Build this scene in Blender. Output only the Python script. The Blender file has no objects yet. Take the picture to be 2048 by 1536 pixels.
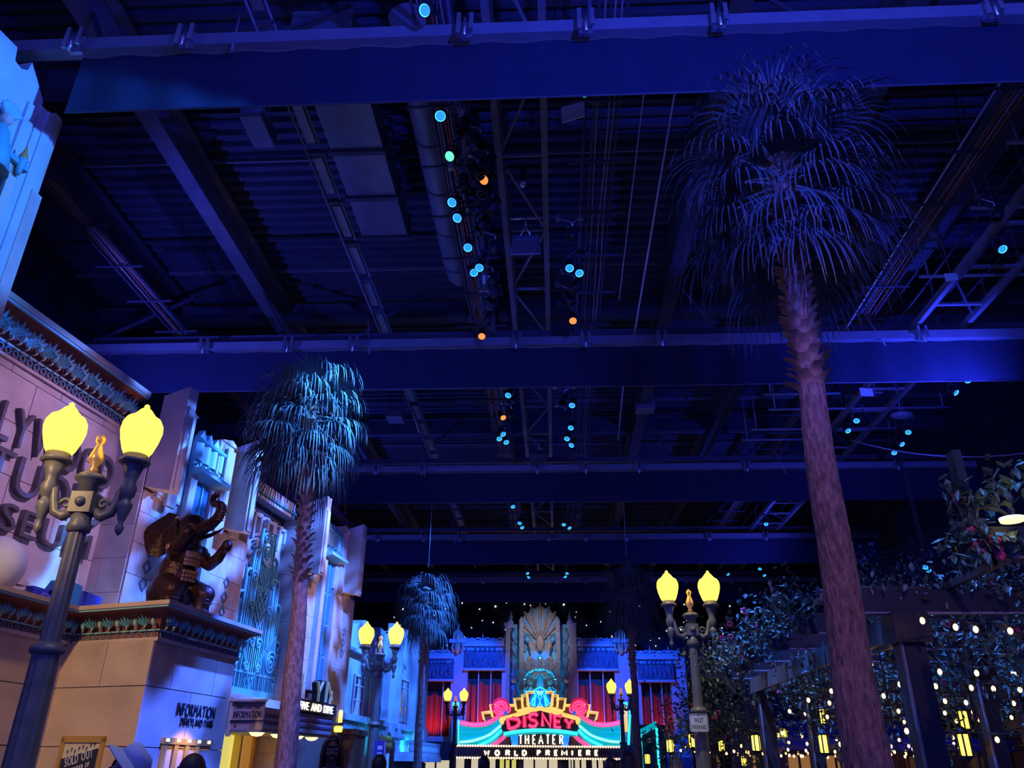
import bpy, bmesh, math, random
from mathutils import Vector, Matrix, noise

# ------------------------------------------------------------------ camera, world, exposure, stage lighting
scene = bpy.context.scene
col = scene.collection
V = Vector
FPX, CX, CY = 1580.0, 1024.0, 768.0
PITCH, YAW, ROLL = math.atan(767 / FPX), math.atan(98 / 1756.0), 0.010
CAM = V((0, 0, 1.55))
_h = V((-math.sin(YAW), math.cos(YAW), 0)); _r = V((math.cos(YAW), math.sin(YAW), 0)); _z = V((0, 0, 1))
_f = _h * math.cos(PITCH) + _z * math.sin(PITCH); _u = -_h * math.sin(PITCH) + _z * math.cos(PITCH)
_r2 = _r * math.cos(ROLL) + _u * math.sin(ROLL); _u2 = _u * math.cos(ROLL) - _r * math.sin(ROLL)
cd = bpy.data.cameras.new('camera'); cam = bpy.data.objects.new('camera', cd); col.objects.link(cam)
cd.sensor_width = 36; cd.lens = FPX / 2048 * 36; cd.clip_end = 300; cd.clip_start = 0.05
cam.matrix_world = Matrix(((_r2.x, _u2.x, -_f.x, CAM.x), (_r2.y, _u2.y, -_f.y, CAM.y), (_r2.z, _u2.z, -_f.z, CAM.z), (0, 0, 0, 1)))
scene.camera = cam
vs = scene.view_settings
vs.view_transform = 'Standard'; vs.look = 'None'; vs.gamma = 1; vs.use_curve_mapping = False; vs.exposure = 0.0
scene.cycles.sample_clamp_indirect = 4.0
scene.cycles.max_bounces = 6

world = bpy.data.worlds.new('hall_ambient'); scene.world = world; world.use_nodes = True
bg = world.node_tree.nodes['Background']
bg.inputs[0].default_value = (0.075, 0.095, 1.0, 1); bg.inputs[1].default_value = 0.72

def at(px, py, X=None, Y=None, Z=None):
    """world point seen at a photo pixel, at a given distance (plane X, Y or Z)"""
    d = _f + _r2 * ((px - CX) / FPX) - _u2 * ((py - CY) / FPX)
    if X is not None: t = (X - CAM.x) / d.x
    elif Y is not None: t = (Y - CAM.y) / d.y
    else: t = (Z - CAM.z) / d.z
    return CAM + d * t

def spot(name, loc, target, color, energy, deg=40, blend=0.5, size=0.08, gobo=None, lo=0.0):
    L = bpy.data.lights.new(name, 'SPOT'); L.color = color; L.energy = energy
    L.spot_size = math.radians(deg); L.spot_blend = blend; L.shadow_soft_size = size
    o = bpy.data.objects.new(name, L); col.objects.link(o); o.location = loc
    o.rotation_euler = (V(target) - V(loc)).to_track_quat('-Z', 'Y').to_euler()
    if gobo:                                   # a breakup pattern in front of the lens, as theatre fixtures carry
        L.use_nodes = True; nt = L.node_tree; em = nt.nodes['Emission']
        tc = nt.nodes.new('ShaderNodeNewGeometry'); nz = nt.nodes.new('ShaderNodeTexNoise'); rp = nt.nodes.new('ShaderNodeValToRGB')
        mp = nt.nodes.new('ShaderNodeMapping'); mp.inputs['Scale'].default_value = (gobo[0], gobo[1], gobo[0])
        nz.inputs['Scale'].default_value = 1.0; nz.inputs['Detail'].default_value = 2.0
        rp.color_ramp.elements[0].position = gobo[2]; rp.color_ramp.elements[1].position = gobo[3]
        rp.color_ramp.elements[0].color = (lo, lo, lo, 1)
        nt.links.new(tc.outputs['Incoming'], mp.inputs['Vector']); nt.links.new(mp.outputs[0], nz.inputs['Vector'])
        nt.links.new(nz.outputs[0], rp.inputs[0]); nt.links.new(rp.outputs[0], em.inputs['Strength'])
    return o

BLUE = (0.05, 0.17, 1.0); CYAN = (0.05, 0.65, 1.0); LAV = (0.62, 0.45, 0.95); PINK = (1.0, 0.42, 0.42); AMBER = (1.0, 0.55, 0.22)
LIGHTS = [
    # name, location, target, colour, energy, cone, blend, gobo, gobo floor
    ('blue_breakup_wash', (-1.4, 17.95, 9.75), (-7.4, 14.2, 6.0), BLUE, 19000, 50, .5, (14, 7, .43, .54), .0),
    ('blue_breakup_wash', (-0.9, 18.4, 10.3), (-6.2, 20.5, 5.0), BLUE, 17000, 50, .5, (14, 7, .43, .54), .0),
    ('lavender_face_wash', (-0.9, 11.0, 10.2), (-7.6, 11.6, 5.8), (0.62, 0.40, 0.95), 2200, 34, .6, None, 0),
    ('lavender_face_wash', (-0.9, 20.6, 10.2), (-6.4, 19.6, 5.8), (0.80, 0.44, 0.52), 1000, 50, .6, None, 0),
    ('blue_tower_wash', (-1.0, 6.6, 9.6), (-8.0, 7.9, 8.9), (0.03, 0.20, 1.0), 3800, 36, .4, None, 0),
    ('blue_low_wash', (-0.9, 12.5, 10.3), (-5.0, 12.2, 1.9), (0.03, 0.10, 1.0), 26000, 22, .2, (18, 5, .42, .5), .0),
    ('amber_front_wash', (-6.4, 3.0, 6.0), (-5.9, 10.9, 2.8), (1.0, 0.64, 0.22), 1500, 34, .6, None, 0),
    ('blue_palm_wash', (-0.9, 13.0, 10.6), (-4.2, 13.6, 7.6), (0.04, 0.26, 1.0), 26000, 26, .4, (9, 9, .45, .52), .03),
    ('blue_palm_wash', (1.1, 27.2, 10.6), (-4.5, 28.0, 6.6), (0.02, 0.14, 1.0), 6000, 20, .5, None, 0),
    ('blue_street_wash', (-0.9, 27.0, 10.3), (-6.3, 29.6, 4.4), (0.03, 0.17, 1.0), 17000, 70, .5, (10, 8, .30, .55), .15),
    ('blue_theater_wash', (-3.5, 45.6, 9.5), (-6.2, 51.5, 6.0), (0.01, 0.10, 1.0), 4600, 66, .5, None, 0),
    ('blue_theater_wash', (2.4, 45.6, 9.5), (5.0, 51.5, 6.0), (0.01, 0.10, 1.0), 4600, 66, .5, None, 0),
    ('peach_theater_key', (-1.0, 45.6, 9.5), (-1.0, 51.5, 8.6), (0.62, 0.66, 0.88), 1200, 50, 1.0, None, 0),
    ('rose_palm_wash', (1.9, -1.5, 9.0), (2.7, 7.6, 3.6), (1.0, 0.58, 0.55), 850, 30, .8, None, 0),
    ('blue_pergola_wash', (1.1, 11.0, 10.6), (5.8, 12.0, 3.2), (0.04, 0.20, 1.0), 16000, 64, .5, (14, 14, .42, .56), .05),
    ('pale_street_wash', (0.7, 12.5, 10.6), (3.3, 15.6, 2.8), (1.0, 0.86, 0.66), 1900, 46, .8, None, 0),
    ('pale_lamp_wash', (-1.42, 4.6, 10.4), (-4.9, 7.7, 3.2), (1.0, 0.82, 0.60), 420, 30, .6, None, 0),
    ('pale_crowd_wash', (-1.42, 4.8, 10.6), (-2.2, 6.2, 1.6), (0.85, 0.92, 1.0), 420, 44, .6, None, 0),
    ('pale_sign_wash', (-1.42, 9.8, 10.6), (-5.3, 14.3, 2.3), (1.0, 0.85, 0.75), 700, 12, .5, None, 0),
    ('blue_vine_wash', (0.62, 4.6, 10.5), (3.55, 6.4, 3.5), (0.05, 0.24, 1.0), 9000, 15, .5, (40, 40, .45, .53), .03),
    ('blue_trunk_wash', (0.62, 10.5, 10.6), (-4.4, 14.0, 3.2), (0.03, 0.12, 1.0), 8000, 26, .4, None, 0),
    ('red_trunk_wash', (-1.42, 9.0, 10.6), (-4.5, 14.0, 4.6), (1.0, 0.28, 0.12), 600, 20, .6, None, 0),
    ('blue_roof_fill', (2.5, 1.0, 7.5), (3.0, 12.0, 13.8), (0.03, 0.06, 1.0), 4200, 130, .8, None, 0),  # roof lamps: added upward blue fill, standing in for stage-light scatter
    ('blue_roof_fill', (-9.8, 14.0, 8.6), (-5.0, 20.0, 13.8), (0.06, 0.08, 1.0), 1100, 140, .8, None, 0),
    ('blue_roof_fill', (9.8, 16.0, 8.6), (5.0, 23.0, 13.8), (0.03, 0.05, 1.0), 1900, 140, .8, None, 0),
    ('blue_roof_fill', (-9.8, 29.0, 8.6), (-4.0, 33.0, 13.8), (0.05, 0.07, 1.0), 900, 140, .8, None, 0),
    ('blue_roof_fill', (9.8, 32.0, 8.6), (4.0, 36.0, 13.8), (0.04, 0.06, 1.0), 900, 140, .8, None, 0),
]
for (nm, lo_, tg, c_, en, dg, bl, gb, lowv) in LIGHTS:
    spot(nm, lo_, tg, c_, en, dg, bl, 0.1, gb, lowv)

# ------------------------------------------------------------------ helpers
rnd = random.Random(11)
def lerp(a, b, t): return a + (b - a) * t

class MB:
    """collects shapes; build() links them as ONE mesh object"""
    def __init__(s): s.v = []; s.f = []; s.s = []
    def add(s, vs_, fs, smooth=False, M=None):
        k = len(s.v)
        s.v += [tuple(M @ V(p)) if M else tuple(p) for p in vs_]
        s.f += [tuple(i + k for i in f) for f in fs]; s.s += [smooth] * len(fs); return s
    def bx(s, x0, x1, y0, y1, z0, z1, M=None):
        return s.add([(x0, y0, z0), (x1, y0, z0), (x1, y1, z0), (x0, y1, z0), (x0, y0, z1), (x1, y0, z1), (x1, y1, z1), (x0, y1, z1)],
                     [(0, 3, 2, 1), (4, 5, 6, 7), (0, 1, 5, 4), (1, 2, 6, 5), (2, 3, 7, 6), (3, 0, 4, 7)], M=M)
    def box(s, c, d, M=None):
        return s.bx(c[0] - d[0] / 2, c[0] + d[0] / 2, c[1] - d[1] / 2, c[1] + d[1] / 2, c[2] - d[2] / 2, c[2] + d[2] / 2, M)
    def bar(s, a, b, w, h=None):
        """square bar from a to b"""
        h = h or w; a = V(a); b = V(b); d = (b - a)
        q = d.to_track_quat('Z', 'Y').to_matrix().to_4x4(); q.translation = a
        return s.bx(-w / 2, w / 2, -h / 2, h / 2, 0, d.length, q)
    def tube(s, pts, r, n=8, smooth=True, cap=True, close=False):
        pts = [V(p) for p in pts]; m = len(pts); rs = r if isinstance(r, (list, tuple)) else [r] * m
        k = len(s.v); up = None
        for i, p in enumerate(pts):
            if close: t = pts[(i + 1) % m] - pts[i - 1]
            else: t = pts[min(i + 1, m - 1)] - pts[max(i - 1, 0)]
            if t.length < 1e-9: t = V((0, 0, 1))
            t.normalize()
            if up is None: up = t.orthogonal().normalized()
            up = (up - t * up.dot(t)); up = up.normalized() if up.length > 1e-6 else t.orthogonal().normalized()
            w = t.cross(up)
            for j in range(n):
                a = 2 * math.pi * j / n
                s.v.append(tuple(p + (up * math.cos(a) + w * math.sin(a)) * rs[i]))
        for i in range(m if close else m - 1):
            i2 = (i + 1) % m
            for j in range(n):
                s.f.append((k + i * n + j, k + i * n + (j + 1) % n, k + i2 * n + (j + 1) % n, k + i2 * n + j)); s.s.append(smooth)
        if cap and not close:
            s.f.append(tuple(k + j for j in reversed(range(n)))); s.s.append(False)
            s.f.append(tuple(k + (m - 1) * n + j for j in range(n))); s.s.append(False)
        return s
    def lathe(s, prof, n=16, c=(0, 0, 0), smooth=True, flute=0, M=None):
        k = len(s.v)
        for (r, z) in prof:
            for j in range(n):
                a = 2 * math.pi * j / n; rr = r * (1 - (flute if j % 2 else 0))
                p = V((c[0] + rr * math.cos(a), c[1] + rr * math.sin(a), c[2] + z)); s.v.append(tuple(M @ p if M else p))
        for i in range(len(prof) - 1):
            for j in range(n):
                s.f.append((k + i * n + j, k + i * n + (j + 1) % n, k + (i + 1) * n + (j + 1) % n, k + (i + 1) * n + j)); s.s.append(smooth)
        if prof[0][0] > 1e-4: s.f.append(tuple(k + j for j in reversed(range(n)))); s.s.append(False)
        if prof[-1][0] > 1e-4: s.f.append(tuple(k + (len(prof) - 1) * n + j for j in range(n))); s.s.append(False)
        return s
    def prism(s, poly, ax, a, b, M=None):
        """2D outline extruded along an axis from a to b"""
        def P(p, t): return {'x': (t, p[0], p[1]), 'y': (p[0], t, p[1]), 'z': (p[0], p[1], t)}[ax]
        n = len(poly)
        return s.add([P(p, a) for p in poly] + [P(p, b) for p in poly],
                     [tuple(range(n)), tuple(range(2 * n - 1, n - 1, -1))] + [(i, i + n, (i + 1) % n + n, (i + 1) % n) for i in range(n)], M=M)
    def ball(s, c, r, n=10, m=6, M=None):
        r = r if isinstance(r, (list, tuple)) else (r, r, r)
        T = Matrix.Translation(V(c)) @ Matrix.Diagonal((r[0], r[1], r[2], 1))
        if M: T = M @ T
        return s.lathe([(max(math.sin(math.pi * i / m), 1e-5), -math.cos(math.pi * i / m)) for i in range(m + 1)], n, M=T)
    def grid(s, fn, nu, nv, smooth=True):
        s.add([fn(i / nu, j / nv) for j in range(nv + 1) for i in range(nu + 1)],
              [(j * (nu + 1) + i, j * (nu + 1) + i + 1, (j + 1) * (nu + 1) + i + 1, (j + 1) * (nu + 1) + i) for j in range(nv) for i in range(nu)], smooth); return s
    def mesh(s, name):
        me = bpy.data.meshes.new(name); me.from_pydata(s.v, [], s.f); me.polygons.foreach_set('use_smooth', s.s)
        bm = bmesh.new(); bm.from_mesh(me); bmesh.ops.recalc_face_normals(bm, faces=bm.faces); bm.to_mesh(me); bm.free(); me.update(); return me
    def build(s, name, mat, parent=None, loc=None, rot=None):
        return link(name, s.mesh(name), mat, parent, loc, rot)

CH = {}
def link(name, me, mat=None, parent=None, loc=None, rot=None, scale=None):
    o = bpy.data.objects.new(name, me); col.objects.link(o)
    if mat is not None and not me.materials: me.materials.append(mat)
    if parent is not None: o.parent = parent; CH.setdefault(parent.name, []).append(o)
    if loc is not None: o.location = loc
    if rot is not None: o.rotation_euler = rot
    if scale is not None: o.scale = scale
    return o
def tag(o, label, cat, group=None, kind=None):
    if label: o['label'] = label
    if cat: o['category'] = cat
    if group: o['group'] = group
    if kind: o['kind'] = kind
    return o
def thing(name, label, cat, loc=(0, 0, 0), rz=0, group=None):
    o = bpy.data.objects.new(name, None); col.objects.link(o); o.location = loc; o.rotation_euler = (0, 0, rz)
    o.empty_display_size = 0.1
    return tag(o, label, cat, group)
def struct(o): o['kind'] = 'structure'; return o
def copy_tree(o, parent=None):
    c = o.copy(); col.objects.link(c); c.parent = parent
    if parent is not None: CH.setdefault(parent.name, []).append(c)
    for ch in list(CH.get(o.name, [])): copy_tree(ch, c)
    return c

def mat(name, color, rough=0.7, metal=0.0, vary=0.0, scale=4.0, bump=0.0, emit=None, es=0.0, c2=None, sample=True, spec=None, stretch=None, trans=0.0):
    m = bpy.data.materials.new(name); m.use_nodes = True; nt = m.node_tree; b = nt.nodes['Principled BSDF']
    b.inputs['Base Color'].default_value = (*color, 1); b.inputs['Roughness'].default_value = rough; b.inputs['Metallic'].default_value = metal
    if spec is not None: b.inputs['Specular IOR Level'].default_value = spec
    if trans: b.inputs['Transmission Weight'].default_value = trans
    if vary or bump or c2:
        tc = nt.nodes.new('ShaderNodeTexCoord'); nz = nt.nodes.new('ShaderNodeTexNoise')
        nz.inputs['Scale'].default_value = scale; nz.inputs['Detail'].default_value = 5
        src = tc.outputs['Object']
        if stretch:
            mp = nt.nodes.new('ShaderNodeMapping'); mp.inputs['Scale'].default_value = stretch
            nt.links.new(src, mp.inputs['Vector']); src = mp.outputs[0]
        nt.links.new(src, nz.inputs['Vector'])
        if vary or c2:
            rp = nt.nodes.new('ShaderNodeValToRGB'); rp.color_ramp.elements[0].position = .3; rp.color_ramp.elements[1].position = .7
            a = c2 if c2 else tuple(max(0, c * (1 - vary)) for c in color)
            bb = color if c2 else tuple(min(1, c * (1 + vary)) for c in color)
            rp.color_ramp.elements[0].color = (*a, 1); rp.color_ramp.elements[1].color = (*bb, 1)
            nt.links.new(nz.outputs[0], rp.inputs[0]); nt.links.new(rp.outputs[0], b.inputs['Base Color'])
        if bump:
            bp = nt.nodes.new('ShaderNodeBump'); bp.inputs['Strength'].default_value = bump; bp.inputs['Distance'].default_value = .05
            nt.links.new(nz.outputs[0], bp.inputs['Height']); nt.links.new(bp.outputs[0], b.inputs['Normal'])
    if emit:
        b.inputs['Emission Color'].default_value = (*emit, 1); b.inputs['Emission Strength'].default_value = es
        if not sample: m.cycles.emission_sampling = 'NONE'
    return m

M = {}
M['stone'] = mat('stone', (.62, .47, .37), .85, vary=.16, scale=2.2, bump=.08)
M['stone2'] = mat('stone_warm', (.58, .43, .30), .85, vary=.18, scale=1.8, bump=.06)
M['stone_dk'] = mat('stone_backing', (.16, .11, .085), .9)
M['plaster'] = mat('plaster_pale', (.52, .55, .58), .85, vary=.12, scale=1.6)
M['teal'] = mat('painted_teal', (.13, .42, .40), .6, vary=.12, scale=5)
M['teal_lt'] = mat('painted_teal_pale', (.28, .55, .50), .6)
M['rust'] = mat('painted_rust', (.30, .085, .05), .7, vary=.15, scale=6)
M['cream'] = mat('painted_cream', (.65, .55, .38), .7)
M['letter'] = mat('letter_grey_bronze', (.13, .105, .10), .5, vary=.15, scale=6)
M['black'] = mat('black_paint', (.012, .012, .014), .55)
M['iron'] = mat('lamp_iron_grey', (.15, .155, .13), .45, metal=.15, vary=.2, scale=6)
M['gold'] = mat('gilt', (.66, .42, .12), .35, metal=.4)
M['bronze'] = mat('dark_bronze', (.085, .035, .022), .34, metal=.65, bump=.35, scale=26, c2=(.03, .012, .008))
M['bronze_hi'] = mat('bronze_worn', (.50, .26, .12), .35, metal=.7, vary=.2, scale=20)
M['globe'] = mat('lamp_glass', (.25, .16, .03), .9, spec=.05, emit=(1.0, .60, .036), es=5.0)
M['drape'] = mat('black_drape', (.012, .017, .046), .95, vary=.1, scale=3)
M['deck'] = mat('roof_deck', (.055, .06, .10), .8, vary=.15, scale=1.5)
M['steel'] = mat('grey_steel', (.21, .20, .24), .55, metal=.2, vary=.1, scale=3)
M['steel_dk'] = mat('dark_steel', (.07, .07, .10), .6, metal=.2)
M['duct'] = mat('duct_metal', (.22, .22, .28), .5, metal=.4, vary=.15, scale=2)
M['chrome'] = mat('bright_metal', (.75, .75, .78), .25, metal=.9)
M['orange'] = mat('orange_cable', (.55, .12, .05), .6)
M['grey_cable'] = mat('grey_cable', (.32, .28, .32), .6)
M['lens'] = mat('lens_blue', (.02, .1, .5), .2, emit=(.02, .22, 1.0), es=1.6, sample=False)
M['lens_rim'] = mat('lens_rim_bright', (.1, .4, .8), .2, emit=(.08, .75, 1.0), es=1.8, sample=False)
M['lens_warm'] = mat('lens_amber', (.5, .2, .05), .2, emit=(1.0, .30, .06), es=1.2, sample=False)
M['lens_green'] = mat('lens_green', (.1, .5, .3), .2, emit=(.15, .9, .55), es=1.2, sample=False)
M['white'] = mat('white_board', (.72, .72, .70), .6)
M['palm_trunk'] = mat('palm_bark', (.27, .145, .125), .9, vary=.5, scale=11, bump=1.0, stretch=(2.2, 2.2, .7))
M['palm_boot'] = mat('palm_boot', (.42, .21, .13), .9, vary=.3, scale=10)
M['frond'] = mat('palm_frond', (.085, .090, .085), .8, vary=.4, scale=5)
M['frond_dry'] = mat('palm_frond_dry', (.26, .15, .10), .85)
M['petiole'] = mat('palm_petiole', (.20, .20, .15), .6)
M['floor'] = mat('asphalt_floor', (.10, .095, .10), .75, vary=.2, scale=6)
M['star'] = mat('star_light', (1, 1, 1), .4, emit=(.8, .9, 1.0), es=1.2, sample=False)
M['curtain'] = mat('red_curtain', (.42, .04, .03), .75)
M['n_pink'] = mat('neon_pink', (.6, .03, .12), .4, emit=(1.0, .055, .20), es=1.7)
M['n_gold'] = mat('neon_gold', (.6, .4, .1), .4, emit=(1.0, .60, .16), es=1.1)
M['n_cyan'] = mat('neon_cyan', (.1, .6, .7), .4, emit=(.04, .80, .90), es=1.25)
M['n_cyan_w'] = mat('neon_pale_cyan', (.4, .7, .7), .4, emit=(.30, .95, .95), es=1.2)
M['n_blue'] = mat('neon_blue', (.05, .3, .8), .4, emit=(.01, .17, 1.0), es=1.6)
M['n_white'] = mat('lit_letter', (.8, .75, .6), .4, emit=(1.0, .90, .66), es=1.3)
M['bulb'] = mat('marquee_bulb', (.8, .6, .45), .4, emit=(1.0, .60, .36), es=2.4, sample=False)
M['fairy'] = mat('string_bulb', (.9, .7, .4), .3, emit=(1.0, .52, .14), es=7.0)
M['lantern'] = mat('lantern_glass', (.9, .75, .2), .3, emit=(1.0, .72, .08), es=2.2)
M['lit_warm'] = mat('lit_interior', (.75, .70, .28), .7, emit=(.80, .74, .17), es=.75)
M['lit_amber'] = mat('lit_interior_amber', (.6, .35, .1), .7, emit=(.75, .32, .06), es=.35)
M['lit_white'] = mat('lit_doors', (.9, .85, .7), .7, emit=(1.0, .86, .58), es=.6)
M['glass'] = mat('dark_window_glass', (.02, .03, .05), .08, spec=.8)
M['wood_dk'] = mat('dark_pergola_paint', (.010, .010, .013), .5, vary=.2, scale=8)
M['leaf'] = mat('vine_leaf', (.09, .145, .10), .5, vary=.5, scale=3)
M['flower'] = mat('vine_flower', (.45, .04, .12), .6)
M['brick'] = mat('brick_face', (.22, .075, .05), .85, vary=.25, scale=3)
M['wall_dk'] = mat('dark_render', (.035, .03, .04), .85, vary=.2, scale=2)
M['poster'] = mat('poster_paper', (.62, .60, .45), .7, vary=.06, scale=6)
M['ink'] = mat('poster_ink', (.015, .02, .05), .6)
M['flame'] = mat('painted_flame', (.75, .28, .06), .6)
M['bead'] = mat('bead_blue', (.14, .30, .36), .6)
M['plum'] = mat('plum_stripe', (.06, .035, .09), .6)
M['chan'] = mat('letter_face_pale_green', (.45, .55, .36), .6, emit=(.45, .55, .30), es=.18)
M['bowl'] = mat('bowl_lamp_glass', (.9, .8, .4), .3, emit=(1.0, .82, .28), es=2.2)
M['signtan'] = mat('sign_tan', (.50, .36, .29), .7)
M['lace'] = mat('lace_curtain', (.60, .50, .42), .8)
M['slate'] = mat('slate_shutter', (.10, .11, .15), .7)
M['wood_post'] = mat('carved_timber', (.16, .07, .04), .7, vary=.3, scale=8)
M['drumgold'] = mat('yellow_drum', (.60, .40, .05), .5)
M['wood_grey'] = mat('grey_pergola_beam', (.07, .07, .075), .5, vary=.2, scale=8)
M['brick_warm'] = mat('arch_brick', (.40, .20, .08), .8)
M['awn'] = mat('awning_blue', (.03, .05, .40), .7, vary=.2, scale=3)
M['sign_white'] = mat('sign_white', (.62, .72, .62), .5)
def brick_tex():
    m = mat('brick_wall', (.2, .07, .05), .85); nt = m.node_tree; b = nt.nodes['Principled BSDF']
    tc = nt.nodes.new('ShaderNodeTexCoord'); mp = nt.nodes.new('ShaderNodeMapping'); br = nt.nodes.new('ShaderNodeTexBrick')
    mp.inputs['Rotation'].default_value = (math.pi / 2, 0, math.pi / 2)
    br.inputs['Color1'].default_value = (.24, .08, .05, 1); br.inputs['Color2'].default_value = (.16, .05, .04, 1); br.inputs['Mortar'].default_value = (.30, .26, .24, 1)
    br.inputs['Scale'].default_value = 4.5; br.inputs['Mortar Size'].default_value = .02
    nt.links.new(tc.outputs['Object'], mp.inputs['Vector']); nt.links.new(mp.outputs[0], br.inputs['Vector']); nt.links.new(br.outputs['Color'], b.inputs['Base Color'])
    bp = nt.nodes.new('ShaderNodeBump'); bp.inputs['Strength'].default_value = .4; nt.links.new(br.outputs['Fac'], bp.inputs['Height']); bp.invert = True; nt.links.new(bp.outputs[0], b.inputs['Normal'])
    return m
M['bricktex'] = brick_tex()
M['stem'] = mat('vine_stem', (.05, .045, .03), .8)
M['grille'] = mat('grille_teal', (.14, .52, .52), .5, vary=.08, scale=6)
# ------------------------------------------------------------------ the hall
struct(MB().bx(-22, 20, -6, 58, -.1, 0).build('floor', M['floor']))
struct(MB().bx(-18, 16, 57, 57.2, 0, 15).build('wall_back', M['drape']))
struct(MB().bx(-14.2, -14, 2, 57, 0, 15).build('wall_left', M['drape']))
struct(MB().bx(15.5, 15.7, 4, 57, 0, 15).build('wall_right', M['drape']))
# roof deck: folded metal sheet, folds run across the hall
b = MB(); y = 4.0; prof = []
while y < 57.0:
    prof += [(y, 14.75), (y + .14, 14.75), (y + .18, 14.62), (y + .32, 14.62)]; y += .36
b.add([(x, p[0], p[1]) for x in (-14, 15.5) for p in prof], [(i, i + 1, len(prof) + i + 1, len(prof) + i) for i in range(len(prof) - 1)])
ceil = struct(b.build('ceiling', M['deck']))
for i in range(33):                                             # light purlins under the deck
    yy = 5 + i * 1.55
    if i % 3 != 1:
        MB().bx(-14, 15.5, yy, yy + .05, 14.50, 14.60).build('purlin', M['steel'] if i % 3 == 0 else M['steel_dk'], ceil)
xg = [-11.4, -8.25, -1.9, 3.4, 6.45, 9.6]
for x in xg:
    g = MB().bx(x - .20, x + .20, 4, 57, 13.55, 13.62).bx(x - .03, x + .03, 4, 57, 13.6, 14.5).bx(x - .2, x + .2, 4, 57, 14.45, 14.52)
    g.build('roof_girder', M['steel_dk'] if x != -8.25 else M['duct'], ceil)  # one left girder gets paler metal so it looks lit
for k in range(5):                                              # cross girders above each drape, lit lower flange
    yy = 8.0 + 9.2 * k + .9
    MB().bx(-14, 15.5, yy + 2.3, yy + 2.65, 13.75, 14.3).build('cross_girder', M['deck'], ceil)
    for x0, x1 in ((-12.5, -9.8), (-6.9, -8.1), (-5.3, -3.4), (4.4, 3.5), (6.7, 8.9)):
        MB().bar((x0, yy - .2, 11.5), (x1, yy + .5, 13.6), .07).build('hanger_strut', M['steel_dk'], ceil)

# five hung beams with black masking drapes
clamp_b = MB().bx(-.10, .10, -.03, .03, -.16, .16).bx(-.12, -.06, -.16, -.12, -.2, .2).bx(.06, .12, -.16, -.12, -.12, .2).tube([(0, -.14, -.25), (0, -.14, .1)], .025, 6)
clamp_me = clamp_b.mesh('clamp'); clamp_me.materials.append(M['chrome'])
ORD = ['nearest', 'second', 'third', 'fourth', 'farthest']
for k in range(5):
    yy = 8.0 + 9.2 * k; x0 = -12.0; xd = -6.85 if k == 0 else -11.5
    t = thing('drape_beam', f'grey hanging beam with black masking drape, {ORD[k]} from the camera', 'beam', (0, yy, 11.05), group='masking drape beams')
    MB().bx(x0, 14.5, -.10, .10, -.11, .11).build('beam', M['steel'], t)
    MB().bx(x0, 14.5, .35, .50, .38, .55).build('upper_rail', M['steel_dk'], t)
    MB().tube([(x0, .42, .28), (14.5, .42, .28)], .03, 6).build('conduit', M['steel'], t)
    d = MB().grid(lambda u, v: (lerp(xd, 14.5, u), .06 + .02 * math.sin(u * 150), lerp(-1.2, -.12, v)), 240, 2)
    d.build('drape', M['drape'], t)
    MB().tube([(xd, .06, -1.2), (14.5, .06, -1.2)], .018, 6).build('hem_batten', M['steel_dk'], t)
    for i in range(9):
        x = [-6.85, -5.2, -1.15, .55, 2.4, -9.0, 6.1, 8.6, 11.2][i] + (.3 * k if k else 0)
        link('clamp', clamp_me, None, t, (x, -.1, -.05))
    for x in ((-4.6, 7.9) if k < 3 else (-4.6,)):
        MB().tube([(x - .15, .3, 1.1), (x + .1, -.14, -.32)], .022, 6).build('hanger_rod', M['steel'], t)

# longitudinal services
def seg_gaps():
    return [(8.3 + 9.2 * k, 17.0 + 9.2 * k) for k in range(4)]
t = thing('lighting_truss', 'grey box truss running down the middle of the ceiling', 'truss', (-.5, 4, 11.9))
for sx in (-.43, .43):
    for zz in (0, .75):
        MB().bx(sx - .06, sx + .06, 0, 42, zz - .06, zz + .06).build('chord', M['steel'] if zz == 0 else M['steel_dk'], t)
for i in range(18):
    yb = .6 + i * 2.3
    MB().bar((-.43, yb, .02), (.43, yb, .02), .05).build('cross_brace', M['steel'], t)
    MB().bar((-.43 if i % 2 else .43, yb, .02), (.43 if i % 2 else -.43, yb + 2.3, .02), .045).build('diagonal_brace', M['steel'], t)
    MB().bar((-.43, yb, 0), (-.43, yb + 1.1, .75), .04).bar((.43, yb, 0), (.43, yb + 1.1, .75), .04).build('side_brace', M['steel_dk'], t)
for s, X in ((-1, -4.45),):
    t = thing('equipment_rail', 'narrow twin rail with dark boxes left of the grey duct', 'rail', (X, 4, 12.0))
    MB().tube([(-.12, 0, 0), (-.12, 42, 0)], .025, 6).build('rail', M['steel'], t)
    MB().tube([(.14, 0, .1), (.14, 42, .1)], .025, 6).build('rail', M['steel'], t)
    for i in range(28):
        MB().bx(-.08, .1, .3 + i * 1.45, 1.35 + i * 1.45, .05, .16).build('strip_box', M['duct'], t)
        MB().bx(-.14, .16, .1 + i * 1.45, .16 + i * 1.45, -.01, .10).build('rail_tie', M['steel_dk'], t)
t = thing('rectangular_duct', 'flat grey insulated duct in four sections above the beams', 'duct', (-3.98, 9.6, 13.0))
for i in range(4):
    MB().bx(-.55, .55, i * 1.48, i * 1.48 + 1.4, .1, .7).build('duct_section', M['duct'], t)
    MB().bx(-.6, .6, i * 1.48 + 1.38, i * 1.48 + 1.5, .02, .72).build('duct_flange', M['steel_dk'], t)
t = thing('round_duct', 'long round metal duct with a rounded end beside the truss', 'duct', (-2.32, 9.0, 12.75))
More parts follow.
